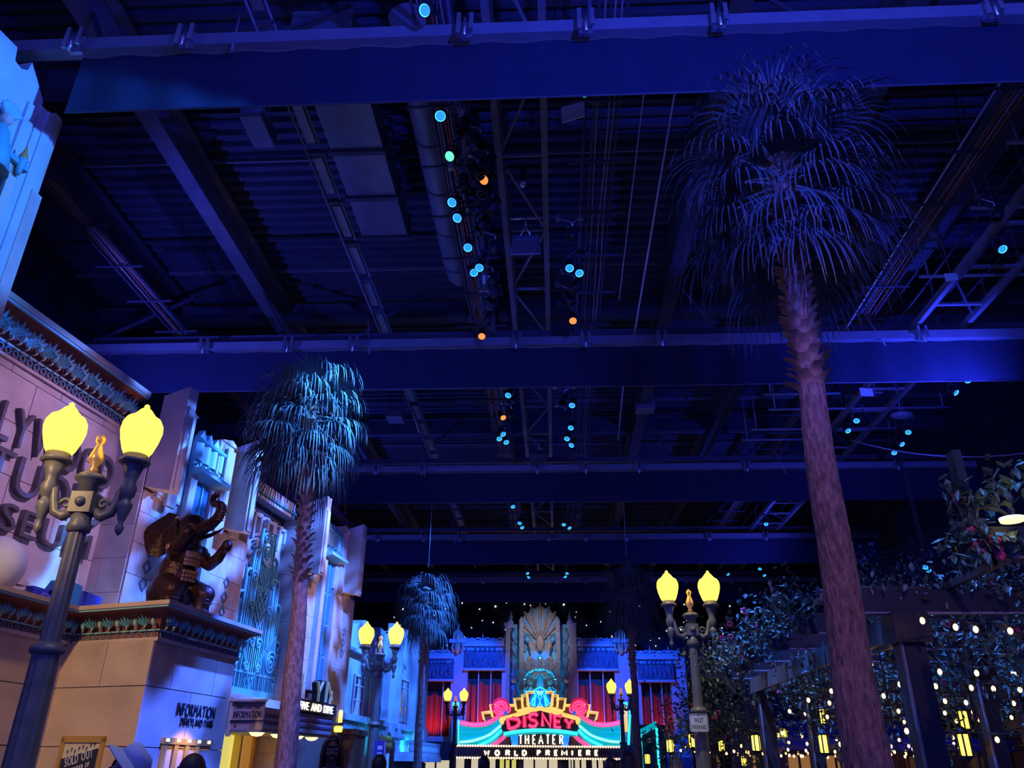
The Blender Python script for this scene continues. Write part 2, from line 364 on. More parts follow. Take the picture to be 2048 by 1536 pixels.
MB().tube([(0, 0, 0), (0, 2.5, 0), (0, 5, 0), (0, 7.2, 0), (0, 7.75, .04), (0, 8.05, .12), (0, 8.15, .3)], [.3, .3, .3, .3, .27, .2, .1], 20).build('duct_body', M['duct'], t)
for i in range(5): MB().tube([(0, 1.3 + i * 1.45, 0), (0, 1.36 + i * 1.45, 0)], .315, 20).build('duct_seam', M['steel_dk'], t)
# smaller hung boxes and heaters
for (px, py, z_, w, d_, lab) in ((515, 265, 13.4, .45, .9, 'small grey air unit hung left of the twin rail'), (1290, 822, 13.4, .7, .6, 'small pale air unit hung over the third bay'), (790, 840, 13.4, .6, .7, 'small grey air unit hung above the left palm')):
    p = at(px, py, Z=z_)
    t = thing('air_unit', lab, 'air unit', tuple(p))
    MB().bx(-w / 2, w / 2, -d_ / 2, d_ / 2, 0, .35).build('casing', M['duct'], t)
    MB().tube([(-w / 3, 0, .35), (-w / 3, 0, 1.25)], .015, 5).build('hanger_rod', M['steel_dk'], t)
    MB().tube([(w / 3, 0, .35), (w / 3, 0, 1.25)], .015, 5).build('hanger_rod', M['steel_dk'], t)

def cable_tray(X, lab, w, cols, y1=44.0, z_=11.75):
    t = thing('cable_tray', lab, 'cable tray', (X, 4, z_))
    n = len(cols)
    for i, m in enumerate(cols):
        xx = -w / 2 + w * (i + .5) / n; ph = rnd.random() * 6
        MB().tube([(xx + .02 * math.sin(ph + j * 1.7), j * 1.6, .05 + .025 * math.sin(ph * 2 + j)) for j in range(int((y1 - 4) / 1.6) + 1)], .017, 5).build('cable', M[m], t)
    for sx in (-w / 2 - .04, w / 2 + .04):
        MB().bx(sx - .02, sx + .02, 0, y1 - 4, 0, .1).build('tray_side', M['steel_dk'], t)
    for j in range(int((y1 - 4) / 1.5)):
        MB().bx(-w / 2 - .45, w / 2 + .35, j * 1.5, j * 1.5 + .04, -.04, 0).build('tray_rung', M['steel_dk'], t)
    return t
cable_tray(-1.72, 'cable tray of grey and orange cables beside the round duct', .5, ['grey_cable', 'grey_cable', 'orange', 'orange', 'grey_cable', 'steel_dk', 'grey_cable', 'grey_cable'])
cable_tray(1.0, 'cable tray of thin grey cables right of the truss', .35, ['grey_cable', 'steel_dk', 'grey_cable', 'grey_cable'])
cable_tray(-9.75, 'tray of pinkish cables high along the left hall wall', .32, ['orange', 'grey_cable', 'orange', 'grey_cable', 'orange'])
cable_tray(7.85, 'tray of orange cables high along the right side', .32, ['grey_cable', 'orange', 'grey_cable', 'orange'])

# right-hand catwalk
t = thing('catwalk', 'dark steel catwalk with railings along the right side of the ceiling', 'catwalk', (9.6, 4, 11.5))
for sx in (-.6, .6):
    MB().bx(sx - .06, sx + .06, 0, 40, -.1, .06).build('side_beam', M['steel'], t)
    for zz in (.55, 1.1): MB().tube([(sx, 0, zz), (sx, 40, zz)], .025, 6).build('handrail', M['steel_dk'], t)
    for j in range(20): MB().tube([(sx, j * 2.05, 0), (sx, j * 2.05, 1.1)], .025, 6).build('baluster', M['steel_dk'], t)
for j in range(26):
    MB().bx(-.6, .6, j * 1.55, j * 1.55 + .08, -.06, 0).build('cross_member', M['steel'], t)
for j in range(18):
    MB().bar((-.6, j * 2.2 + .3, -.02), (.6, j * 2.2 + 2.0, -.02), .05).build('diagonal_brace', M['steel_dk'], t)

ORD2 = ['second bay, nearest', 'second bay, second from the camera', 'second bay, longest', 'second bay, fourth from the camera', 'second bay, farthest', 'first bay, nearest', 'first bay, middle', 'first bay, farthest']
# cross pipes on the right bay carrying fixtures
for i, (yb, x0, x1) in enumerate(((20.3, 6.4, 9.2), (21.3, 6.2, 9.6), (22.4, 6.6, 12), (24.0, 6.4, 11), (24.9, 6.3, 9), (11.0, 8.0, 12), (12.8, 8.2, 12), (15.2, 8.2, 12))):
    tag(MB().tube([(x0, yb, 11.45), (x1, yb, 11.45)], .04, 8).tube([(x0 + .2, yb, 11.45), (x0 + .2, yb, 13.5)], .02, 5).tube([(x1 - .2, yb, 11.45), (x1 - .2, yb, 13.5)], .02, 5)
        .build('lighting_pipe', M['steel']), f'short grey lighting pipe over the right ceiling, {ORD2[i]}', 'pipe', 'short pipes over the right ceiling bay')

# thin suspension cables
for (px0, py0, px1, py1, z0, z1, lab) in ((1352, 170, 1265, 690, 13.0, 11.3, 'thin pale cable sloping right of the truss'),
                                     (1287, 190, 1238, 600, 13.2, 12.2, 'very thin wire between truss and pale cable'),
                                     (2010, 150, 1690, 660, 12.6, 11.3, 'thin cable slanting past the big palm crown'),
                                     (1247, 765, 1236, 880, 12.8, 12.0, 'pale rod hanging in the second ceiling bay'),
                                     (808, 775, 838, 865, 12.8, 12.3, 'grey rod left of the second bay cables')):
    a = at(px0, py0, Z=z0); c = at(px1, py1, Z=z1)
    tag(MB().tube([a, c], .014 if 'very' in lab else .022, 5).build('suspension_cable', M['white']), lab, 'cable')
for (px, py, yy, lab) in ((857, 1135, 28, 'thin wire holding the small left palm from above'), (1253, 1112, 28, 'thin wire holding the small right palm from above')):
    p = at(px, py, Y=yy)
    tag(MB().tube([p, (p.x, p.y, 14.62)], .012, 5).build('palm_wire', M['grey_cable']), lab, 'wire')
a = at(1700, 880, Y=19); c = at(2060, 905, Y=16); 
tag(MB().tube([a.lerp(c, i / 8) - V((0, 0, .25 * (1 - (i / 4 - 1) ** 2))) for i in range(9)], .014, 5).build('sagging_cable', M['grey_cable']), 'sagging pale cable from ceiling to pergola corner', 'cable')

# ------------------------------------------------------------------ stage fixtures
def fixture(lens='lens'):
    t = bpy.data.objects.new('stage_light', None); col.objects.link(t); t.empty_display_size = .1
    MB().lathe([(.05, .22), (.085, .20), (.085, .05), (.10, .0), (.10, -.12), (.088, -.12), (.088, -.06)], 12).build('body', M['black'], t)
    l = MB().lathe([(.0001, -.10), (.085, -.10)], 14).build('lens', M[lens], t)
    MB().tube([(.085 * math.cos(a), .085 * math.sin(a), -.105) for a in [i * math.pi / 8 for i in range(16)]], .010, 4, close=True).build('lens_ring', M['lens_rim' if lens == 'lens' else lens], l)
    MB().bx(-.125, -.11, -.02, .02, -.02, .20).bx(.11, .125, -.02, .02, -.02, .20).bx(-.125, .125, -.02, .02, .19, .205).build('yoke', M['steel_dk'], t)
    return t
protos = {}
FIX = [  # pixel, lens, head height
    (857, 20, 'lens'), (882, 230, 'lens'), (905, 310, 'lens_green'), (908, 402, 'lens'), (918, 433, 'lens'), (973, 357, 'lens_warm'), (937, 492, 'lens'), (960, 532, 'lens'),
    (946, 542, 'lens'), (964, 669, 'lens_warm'), (1167, 181, 'lens'), (1139, 533, 'lens'), (1157, 543, 'lens'), (1146, 638, 'lens_warm'),
    (1018, 787, 'lens'), (1004, 832, 'lens_warm'), (1004, 865, 'lens'), (1011, 881, 'lens'), (998, 874, 'lens'), (1145, 807, 'lens'), (1143, 852, 'lens'), (1135, 874, 'lens'), (1145, 887, 'lens'),
    (1025, 1010, 'lens'), (1040, 1043, 'lens'), (1043, 1052, 'lens'), (1128, 1046, 'lens'), (1137, 1053, 'lens'), (1054, 1144, 'lens'), (1059, 1152, 'lens'), (1135, 1144, 'lens'), (1129, 1151, 'lens'),
    (2000, 495, 'lens'), (1906, 782, 'lens'), (1933, 757, 'lens'), (1713, 838, 'lens'), (1693, 858, 'lens'), (1800, 885, 'lens'), (1787, 902, 'lens'), (1816, 861, 'lens'),
    (1341, 1150, 'lens'), (1454, 1146, 'lens'), (1527, 1148, 'lens'), (1520, 1135, 'lens'), (1532, 1045, 'lens'), (1856, 1136, 'lens'), (1850, 1130, 'lens'),
    (960, 285, None), (943, 395, None), (975, 330, None), (985, 415, None), (962, 450, None), (990, 495, None), (985, 610, None), (975, 640, None), (1145, 470, None), (1140, 600, None), (1150, 575, None), (1028, 800, None), (1022, 830, None), (1128, 800, None), (1132, 835, None), (1995, 430, None), (925, 255, None), (955, 345, None), (930, 370, None), (970, 385, None), (950, 420, None), (985, 560, None), (990, 585, None)]
ROWS = {}
n_fix = 0
for (px, py, ln) in FIX:
    z_ = 11.0 if px < 1600 else (7.5 if py > 1100 else 11.1)
    p = at(px, py, Z=z_)
    key = ln or 'off'
    if key not in protos:
        t = fixture('glass' if ln is None else ln); protos[key] = t
    else: t = copy_tree(protos[key])
    t.location = p
    tx = -1.0 if p.x > -.5 else -6.5
    tilt = V((rnd.uniform(-.5, .5), -.75, -1)) if ln else V((rnd.uniform(-.9, .9), rnd.uniform(-.6, .6), -1))
    for ch in CH[t.name]:
        if ch.name.startswith(('body', 'lens')): ch.rotation_euler = tilt.to_track_quat('-Z', 'Y').to_euler()
    xp = -1.42 if px < 1100 else .62
    if px < 1250: MB().tube([(0, 0, .19), (0, 0, .30), (xp - p.x, 0, 11.42 - p.z)], .022, 6).bx(xp - p.x - .05, xp - p.x + .05, -.05, .05, 11.37 - p.z, 11.47 - p.z).build('boom_arm', M['steel_dk'] if ln else M['chrome'], t)
    else: MB().tube([(0, 0, .19), (0, 0, 14.76 - p.z)], .018, 6).build('drop_rod', M['steel_dk'], t)
    side = 'left of the truss' if px < 1050 and py < 1200 else ('right of the truss' if px < 1250 else ('on the far right pipes' if px > 1560 else 'over the right lamp'))
    bay = 'nearest bay' if py < 150 else 'first bay' if py < 690 else 'second bay' if py < 935 else 'third bay' if py < 1080 else 'farthest bay'
    colr = {'lens': 'glowing blue', 'lens_warm': 'glowing amber', 'lens_green': 'glowing green', None: 'unlit dark'}[ln]
    grp = f'{colr} stage lights {side}, {bay}'; ROWS.setdefault(grp, []).append((py, t)); tag(t, grp, 'stage light', grp)
NUM = ['first', 'second', 'third', 'fourth', 'fifth', 'sixth', 'seventh', 'eighth', 'ninth', 'tenth', 'eleventh', 'twelfth', 'thirteenth', 'fourteenth', 'fifteenth', 'sixteenth', 'seventeenth', 'eighteenth']
for grp, lst in ROWS.items():
    lst.sort(key=lambda q: q[0])
    for i, (_, o) in enumerate(lst):
        a_, b_ = grp.split(' stage lights ')
        o['label'] = f'{a_} stage light {b_}' + ('' if len(lst) == 1 else f', {NUM[i]} from top')
for (nm_, ya, yb, x) in (('left', 4.5, 47, -1.42), ('right', 4.5, 47, .62)):
    tag(MB().tube([(x, ya, 11.42), (x, yb, 11.42)], .03, 8).build('lighting_pipe', M['steel_dk']), f'long dark lighting pipe carrying fixtures on the {nm_} of the truss', 'pipe')
# white flag boards by the fixtures
for (px, py, w, h_, lab) in ((1146, 225, .38, .36, 'white box with a beam shade right of the truss'), (975, 560, .22, .24, 'pale tilted flag board left of the truss'), (1733, 785, .42, .28, 'white tilted flag board over the right bay'), (1903, 555, .28, .22, 'small white fixture on the right catwalk pipe'), (1935, 930, .3, .14, 'white triangular flag above the pergola vine'), (208 + 812, 790, .2, .16, 'small pale flag in the second bay')):
    p = at(px, py, Z=11.1)
    t = thing('flag_board', lab, 'flag board', tuple(p), rnd.uniform(-.4, .4))
    MB().prism([(-w / 2, -h_ / 2), (w / 2, -h_ / 2 + .05), (w / 2, h_ / 2), (-w / 2, h_ / 2 - .02)], 'y', -.01, .01).build('board', M['white'], t)
    MB().tube([(0, 0, h_ / 2 - .03), (0, 0, 14.62 - p.z)], .012, 5).build('arm', M['steel_dk'], t)
p = at(1051, 477, Z=11.3)
t = thing('loudspeaker', 'grey rounded loudspeaker hung under the truss, first bay', 'speaker', tuple(p))
b = MB(); o_ = []
for (sx, sz) in ((1, 1), (-1, 1), (-1, -1), (1, -1)):
    for a in range(5):
        q = {(1, 1): 0, (-1, 1): 90, (-1, -1): 180, (1, -1): 270}[(sx, sz)] + a * 22.5
        o_.append((sx * .21 + .07 * math.cos(math.radians(q)), sz * .09 + .07 * math.sin(math.radians(q))))
Mx = Matrix.Rotation(math.radians(-38), 4, 'X')
b.prism(o_, 'y', -.02, .25, Mx); b.build('cabinet', M['steel_dk'], t)
MB().prism([(x * .93, z_ * .88) for x, z_ in o_], 'y', -.03, -.018, Mx).build('grille', M['duct'], t)
MB().tube([(-.1, .1, .15), (0, .12, .42), (.1, .1, .15)], .025, 6).tube([(0, .12, .4), (0, .12, .6)], .03, 6).tube([(-.5, .12, .6), (.5, .12, .6)], .03, 6).build('bracket', M['chrome'], t)
MB().tube([(-.25, .02, -.1), (-.3, .05, -.35), (.3, .05, -.35), (.25, .02, -.1)], .025, 6).build('cradle', M['steel'], t)
p = at(1046, 368, Z=11.5)
t = thing('dome_camera', 'small dark camera dome hung between the truss chords', 'camera', tuple(p))
MB().ball((0, 0, 0), .08, 10, 6).build('dome', M['chrome'], t); MB().tube([(0, 0, .05), (0, 0, .4)], .05, 8).tube([(-.45, 0, .4), (.45, 0, .4)], .03, 6).build('stem', M['black'], t)
p = at(1077, 905, Z=11.4)
t = thing('loudspeaker', 'grey rounded loudspeaker hung under the truss, second bay', 'speaker', tuple(p))
MB().prism([(x * 1.1, z_ * .8) for x, z_ in o_], 'y', -.02, .25, Mx).build('cabinet', M['steel_dk'], t)
MB().tube([(0, .1, .1), (0, .1, .5)], .05, 6).tube([(-.5, .1, .5), (.5, .1, .5)], .03, 6).build('bracket', M['steel'], t)
p = at(1803, 830, Z=11.3)
t = thing('loudspeaker', 'pale oval loudspeaker hung in the right second bay', 'speaker', tuple(p))
MB().ball((0, 0, 0), (.34, .2, .13), 16, 8).build('cabinet', M['steel'], t); MB().tube([(0, 0, .1), (0, 0, 14.62 - p.z)], .03, 6).build('bracket', M['steel'], t)

# star lights on the back drape
star_me = MB().ball((0, 0, 0), .055, 6, 4).mesh('star_light'); star_me.materials.append(M['star'])
sd = thing('star_drape', 'scatter of tiny white star lights on the black back drape', 'star lights', (0, 56.9, 0))
for i in range(78):
    px = rnd.uniform(740, 1460); py = rnd.uniform(1205, 1300)
    p = at(px, py, Y=56.9); s_ = rnd.choice((.6, .8, 1, 1.35))
    link('star', star_me, None, sd, (p.x, 0, p.z), scale=(s_,) * 3)
# ------------------------------------------------------------------ twin-globe street lamps
def street_lamp():
    t = bpy.data.objects.new('street_lamp', None); col.objects.link(t); t.empty_display_size = .2
    MB().lathe([(.30, 0), (.30, .18), (.24, .24), (.20, .55), (.17, .7), (.145, .9), (.125, 2.50)], 24, flute=.06, smooth=False).build('fluted_post', M['iron'], t)
    MB().lathe([(.125, 2.48), (.155, 2.5), (.165, 2.53), (.155, 2.56), (.11, 2.6)], 24).build('post_ring', M['iron'], t)
    MB().lathe([(.095, 2.58), (.082, 3.72)], 24, flute=.07, smooth=False).build('upper_shaft', M['iron'], t)
    MB().lathe([(.085, 3.68), (.115, 3.70), (.12, 3.76), (.10, 3.80), (.10, 3.90)], 16).build('shaft_collar', M['iron'], t)
    hub = MB().bx(-.11, .11, -.11, .11, 3.88, 4.10).build('hub', M['iron'], t)
    for sy in (-.11, .11): MB().ball((0, sy, 3.99), .055, 10, 6).build('boss', M['iron'], hub)
    MB().lathe([(.09, 4.08), (.09, 4.2), (.15, 4.24), (.165, 4.27), (.12, 4.31), (.05, 4.33)], 16).build('crown', M['iron'], t)
    MB().lathe([(.035, 4.32), (.05, 4.36), (.03, 4.40), (.075, 4.47), (.07, 4.53), (.04, 4.62), (.028, 4.66), (.05, 4.69), (.05, 4.73), (.02, 4.77), (.001, 4.78)], 14).build('finial', M['gold'], t)
    for s in (-1, 1):
        pts = [(s * .10, 0, 3.92), (s * .20, 0, 3.86), (s * .29, 0, 3.90), (s * .32, 0, 4.02), (s * .345, 0, 4.14), (s * .40, 0, 4.2)]
        a = MB().tube(pts, [.05, .055, .05, .045, .045, .04], 10).build('arm', M['iron'], t)
        MB().tube([(s * (.19 + .065 * math.cos(i * .55) * (1 - i / 14)), 0, 3.99 + .065 * math.sin(i * .55) * (1 - i / 14)) for i in range(12)], .022, 6).build('scroll', M['iron'], a)
        MB().lathe([(.001, 3.66), (.035, 3.70), (.045, 3.75), (.02, 3.79), (.035, 3.82), (.075, 3.96), (.078, 4.0), (.05, 4.03), (.05, 4.06), (.075, 4.09), (.085, 4.18), (.06, 4.24), (.07, 4.30), (.115, 4.44)], 14, c=(s * .41, 0, 0)).build('lamp_cup', M['iron'], t)
        MB().lathe([(.115, 4.43), (.16, 4.45), (.16, 4.48), (.125, 4.50), (.125, 4.545)], 16, c=(s * .41, 0, 0)).build('globe_collar', M['iron'], t)
        MB().lathe([(.12, 4.54), (.155, 4.60), (.195, 4.72), (.215, 4.82), (.208, 4.90), (.175, 4.965), (.12, 5.00), (.095, 5.03), (.06, 5.075), (.03, 5.10), (.026, 5.13), (.001, 5.15)], 20, c=(s * .41, 0, 0)).build('globe', M['globe'], t)
    return t
lamp0 = street_lamp()
for i, (x, y_, rz, lab) in enumerate(((-4.90, 7.75, .10, 'grey twin-globe street lamp in front of the museum wall, largest'),
                                     (2.66, 16.1, .03, 'twin-globe street lamp carrying the valet parking sign'),
                                     (-4.77, 22.3, .05, 'twin-globe street lamp behind the left palm, beside the blue facade'),
                                     (-5.05, 42.5, 0, 'small far twin-globe street lamp at the left end of the marquee'),
                                     (2.86, 37.6, .06, 'small far twin-globe street lamp at the right end of the marquee'))):
    o = lamp0 if i == 0 else copy_tree(lamp0)
    o.location = (x, y_, 0); o.rotation_euler = (0, 0, rz); tag(o, lab, 'street lamp', 'twin-globe street lamps')
    if i == 0: LAMP0 = o

# ------------------------------------------------------------------ palms
def palm(label, base, h, r0, r1, zb, petl, blade, elmax, nf, seed, droop=1.0, group='fan palms along the street', lean=0.0):
    crown = 1.0
    R = random.Random(seed)
    t = thing('fan_palm', label, 'palm tree', base, group=group)
    k = []
    n = 26
    pts = [(lean * (i / n) ** 2 + .015 * math.sin(i * .9 + seed), .015 * math.cos(i * .7), h * i / n) for i in range(n + 1)]
    rs = [lerp(r0, r1, min(1, (i / n) / .75) ** .8) * (1 + (.25 if i == 0 else .08 if i == 1 else 0)) for i in range(n + 1)]
    low = [i for i in range(n + 1) if pts[i][2] <= zb + h / n]
    b = MB()
    fine = []
    for i in range(low[-1] * 6 + 1):
        u = i / 6; i0 = min(int(u), low[-1] - 1); w = u - i0
        fine.append((V(pts[i0]).lerp(V(pts[i0 + 1]), w), lerp(rs[i0], rs[i0 + 1], w) * (1 + R.uniform(-.018, .018))))
    b.tube([p for p, _ in fine], [r for _, r in fine], 18); b.build('trunk', M['palm_trunk'], t)
    up = [i for i in range(n + 1) if pts[i][2] >= zb - .01]
    up = [max(up[0] - 1, 0)] + up
    MB().tube([pts[i] for i in up], [rs[i] * (.86 if zb < h - .1 else 1) for i in up], 14).build('upper_trunk', M['palm_boot'], t)
    bm_ = MB()                                                  # one leaf base: short forked strap curling outward
    bm_.grid(lambda u, v: ((u - .5) * .22 * (1 - .5 * v), .012 + .03 * v + .12 * v * v - .05 * (2 * u - 1) ** 2 * (1 - v), .30 * v - .09 * v * v), 4, 4)
    bme = bm_.mesh('leaf_base'); bme.materials.append(M['palm_boot'])
    z_ = zb; a0 = 0; row = 0
    step = .10
    while z_ < h - .12:
        cnt = 6
        for j in range(cnt):
            a = a0 + 2 * math.pi * j / cnt + R.uniform(-.12, .12)
            i = z_ / h * n; i0 = min(int(i), n - 1); p = V(pts[i0]).lerp(V(pts[i0 + 1]), i - i0); rr = lerp(rs[i0], rs[i0 + 1], i - i0) * .84
            q = Matrix.Rotation(a - math.pi / 2, 4, 'Z')
            link('leaf_base', bme, None, t, p + V((rr * math.cos(a), rr * math.sin(a), R.uniform(-.02, .02))), (R.uniform(-.15, .1), 0, a - math.pi / 2), (rr / .125 * R.uniform(.7, .95),) * 2 + (R.uniform(.6, .8),))
        a0 += math.pi / cnt + .06; z_ += step * R.uniform(.95, 1.15); row += 1
    top = V(pts[-1])
    for f in range(nf):
        v = (f + .5) / nf                                        # young fronds stand up, old ones hang
        el = math.radians(lerp(elmax, -52, v)); az = f * 2.39996 + R.uniform(-.2, .2)
        d = V((math.cos(az) * math.cos(el), math.sin(az) * math.cos(el), math.sin(el)))
        L = petl * R.uniform(.8, 1.15); p0 = top + V((0, 0, -.65 * v)) + d * r1 * .6
        pet = [p0 + d * (L * s) + V((0, 0, -.18 * L * s * s)) for s in (0, .33, .66, 1)]
        e = pet[-1]; dd = (pet[-1] - pet[-2]).normalized()
        side = dd.cross(V((0, 0, 1))); side = side.normalized() if side.length > .05 else V((math.sin(az), -math.cos(az), 0))
        upv = side.cross(dd).normalized()
        fr = MB(); ns = 34; dry = MB()
        for s in range(ns):
            ang = math.radians(lerp(-112, 112, (s + .5) / ns)) + R.uniform(-.03, .03)
            sd_ = (dd * math.cos(ang) + side * math.sin(ang) + upv * .16 * math.cos(ang * 2)).normalized()
            bl = blade * R.uniform(.82, 1.1) * (1 - .3 * abs(ang) / 2)
            q = V(e); dirv = V(sd_); pp = [V(q)]
            m = 6
            for j in range(m):
                q = q + dirv * (bl / m); pp.append(V(q))
                if j >= 1: dirv = (dirv + V((R.uniform(-.04, .04), R.uniform(-.04, .04), -.42 * droop * (j + .5) / 2.2))).normalized()
            w0 = .0125 * blade
            wv = dd.cross(sd_); wv = wv.normalized() if wv.length > .02 else side
            wv = sd_.cross(upv).normalized()
            vs_ = []; 
            for j, x in enumerate(pp):
                ww = w0 * (1, 1.25, 1.15, .9, .65, .42, .08)[j]
                vs_ += [x - wv * ww, x + wv * ww]
            cutj = 5 if R.random() < .65 else 6
            fr.add(vs_[:2 * cutj + 2], [(2 * j, 2 * j + 1, 2 * j + 3, 2 * j + 2) for j in range(cutj)], True)
            if cutj == 5: dry.add(vs_[10:], [(0, 1, 3, 2)], True)
        fo = fr.build('frond', M['frond'], t)
        MB().tube(pet, [.028 * crown, .02 * crown, .016 * crown, .012 * crown], 5).build('petiole', M['petiole'], fo)
        if dry.v: tag(dry.build('dry_tips', M['frond_dry'], fo), None, None, None, 'stuff')
    return t
palm('tallest fan palm at the right, trunk in front of the pergola', (2.60, 7.5, 0), 8.15, .235, .115, 5.05, .62, 1.15, 88, 50, 5, droop=1.25, lean=.18)
palm('fan palm on the left with blue-lit crown above the museum', (-4.39, 14.0, 0), 7.95, .225, .105, 4.5, .62, 1.1, 62, 46, 9, droop=1.9, lean=-.42)
palm('small fan palm left of the theater facade', (-4.5, 28.0, 0), 6.95, .16, .10, 4.6, .45, 1.15, 66, 30, 21, droop=1.9)
palm('small fan palm right of the theater, behind the right lamp', (2.58, 28.0, 0), 7.25, .16, .10, 4.4, .5, 1.2, 66, 30, 33, droop=1.8)
# ------------------------------------------------------------------ museum on the left; local axes: x out of the wall, y along the wall, z up
TH = math.radians(7.3); MO = V((-7.35, 14.1, 0)); MD = V((math.sin(TH), math.cos(TH), 0)); MN = V((math.cos(TH), -math.sin(TH), 0))
def mloc(px, py, n=None, s=None):
    """museum-local point seen at a pixel on plane x = n or y = s"""
    d = at(px, py, Y=10) - CAM
    if n is not None: t = (n - (CAM - MO).dot(MN)) / d.dot(MN)
    else: t = (s - (CAM - MO).dot(MD)) / d.dot(MD)
    q = CAM + d * t - MO
    return V((q.dot(MN), q.dot(MD), q.z))
unit_me = MB().bx(0, 1, 0, 1, 0, 1).mesh('stone_block'); unit_me.materials.append(M['stone'])
unit2_me = MB().bx(0, 1, 0, 1, 0, 1).mesh('stone_block'); unit2_me.materials.append(M['stone2'])
def blocks(parent, p0, du, L, zs, cols, thick=.03, gap=.012, me=None, off=.5, name='stone_block'):
    """courses of separate blocks standing proud of a backing; p0 start (x,y), du unit direction, outward = right of du turned"""
    me = me or unit_me
    out = V((du[1], -du[0]))
    for r in range(len(zs) - 1):
        w = L / cols; xs = [0] + [w * (i + (off if r % 2 else 0)) for i in range(1 if r % 2 == 0 else 0, cols + 1)] + [L]
        xs = sorted(set(round(max(0, min(L, x)), 4) for x in xs))
        for a, c in zip(xs[:-1], xs[1:]):
            if c - a < .05: continue
            o = link(name, me, None, parent, (p0[0] + du[0] * (a + gap / 2), p0[1] + du[1] * (a + gap / 2), zs[r] + gap / 2),
                     (0, 0, math.atan2(du[1], du[0])), (c - a - gap, -thick * (1), zs[r + 1] - zs[r] - gap))
def mus_thing(name, label, cat, group=None):
    t = thing(name, label, cat, tuple(MO), -TH, group); return t

mus = mus_thing('museum_building', 'tan stone museum with pylons, lotus cornice and projecting information booth', 'building')
# local helper: wall facing +x along y: du = (0,1) has outward (1,0)
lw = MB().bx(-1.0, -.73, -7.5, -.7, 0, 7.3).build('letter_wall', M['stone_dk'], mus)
blocks(lw, (-.73, -7.5), (0, 1), 6.8, [3.5, 4.05, 4.75, 5.55, 6.35, 7.1, 7.32], 6, .03, .014)
for o in CH[lw.name]: pass
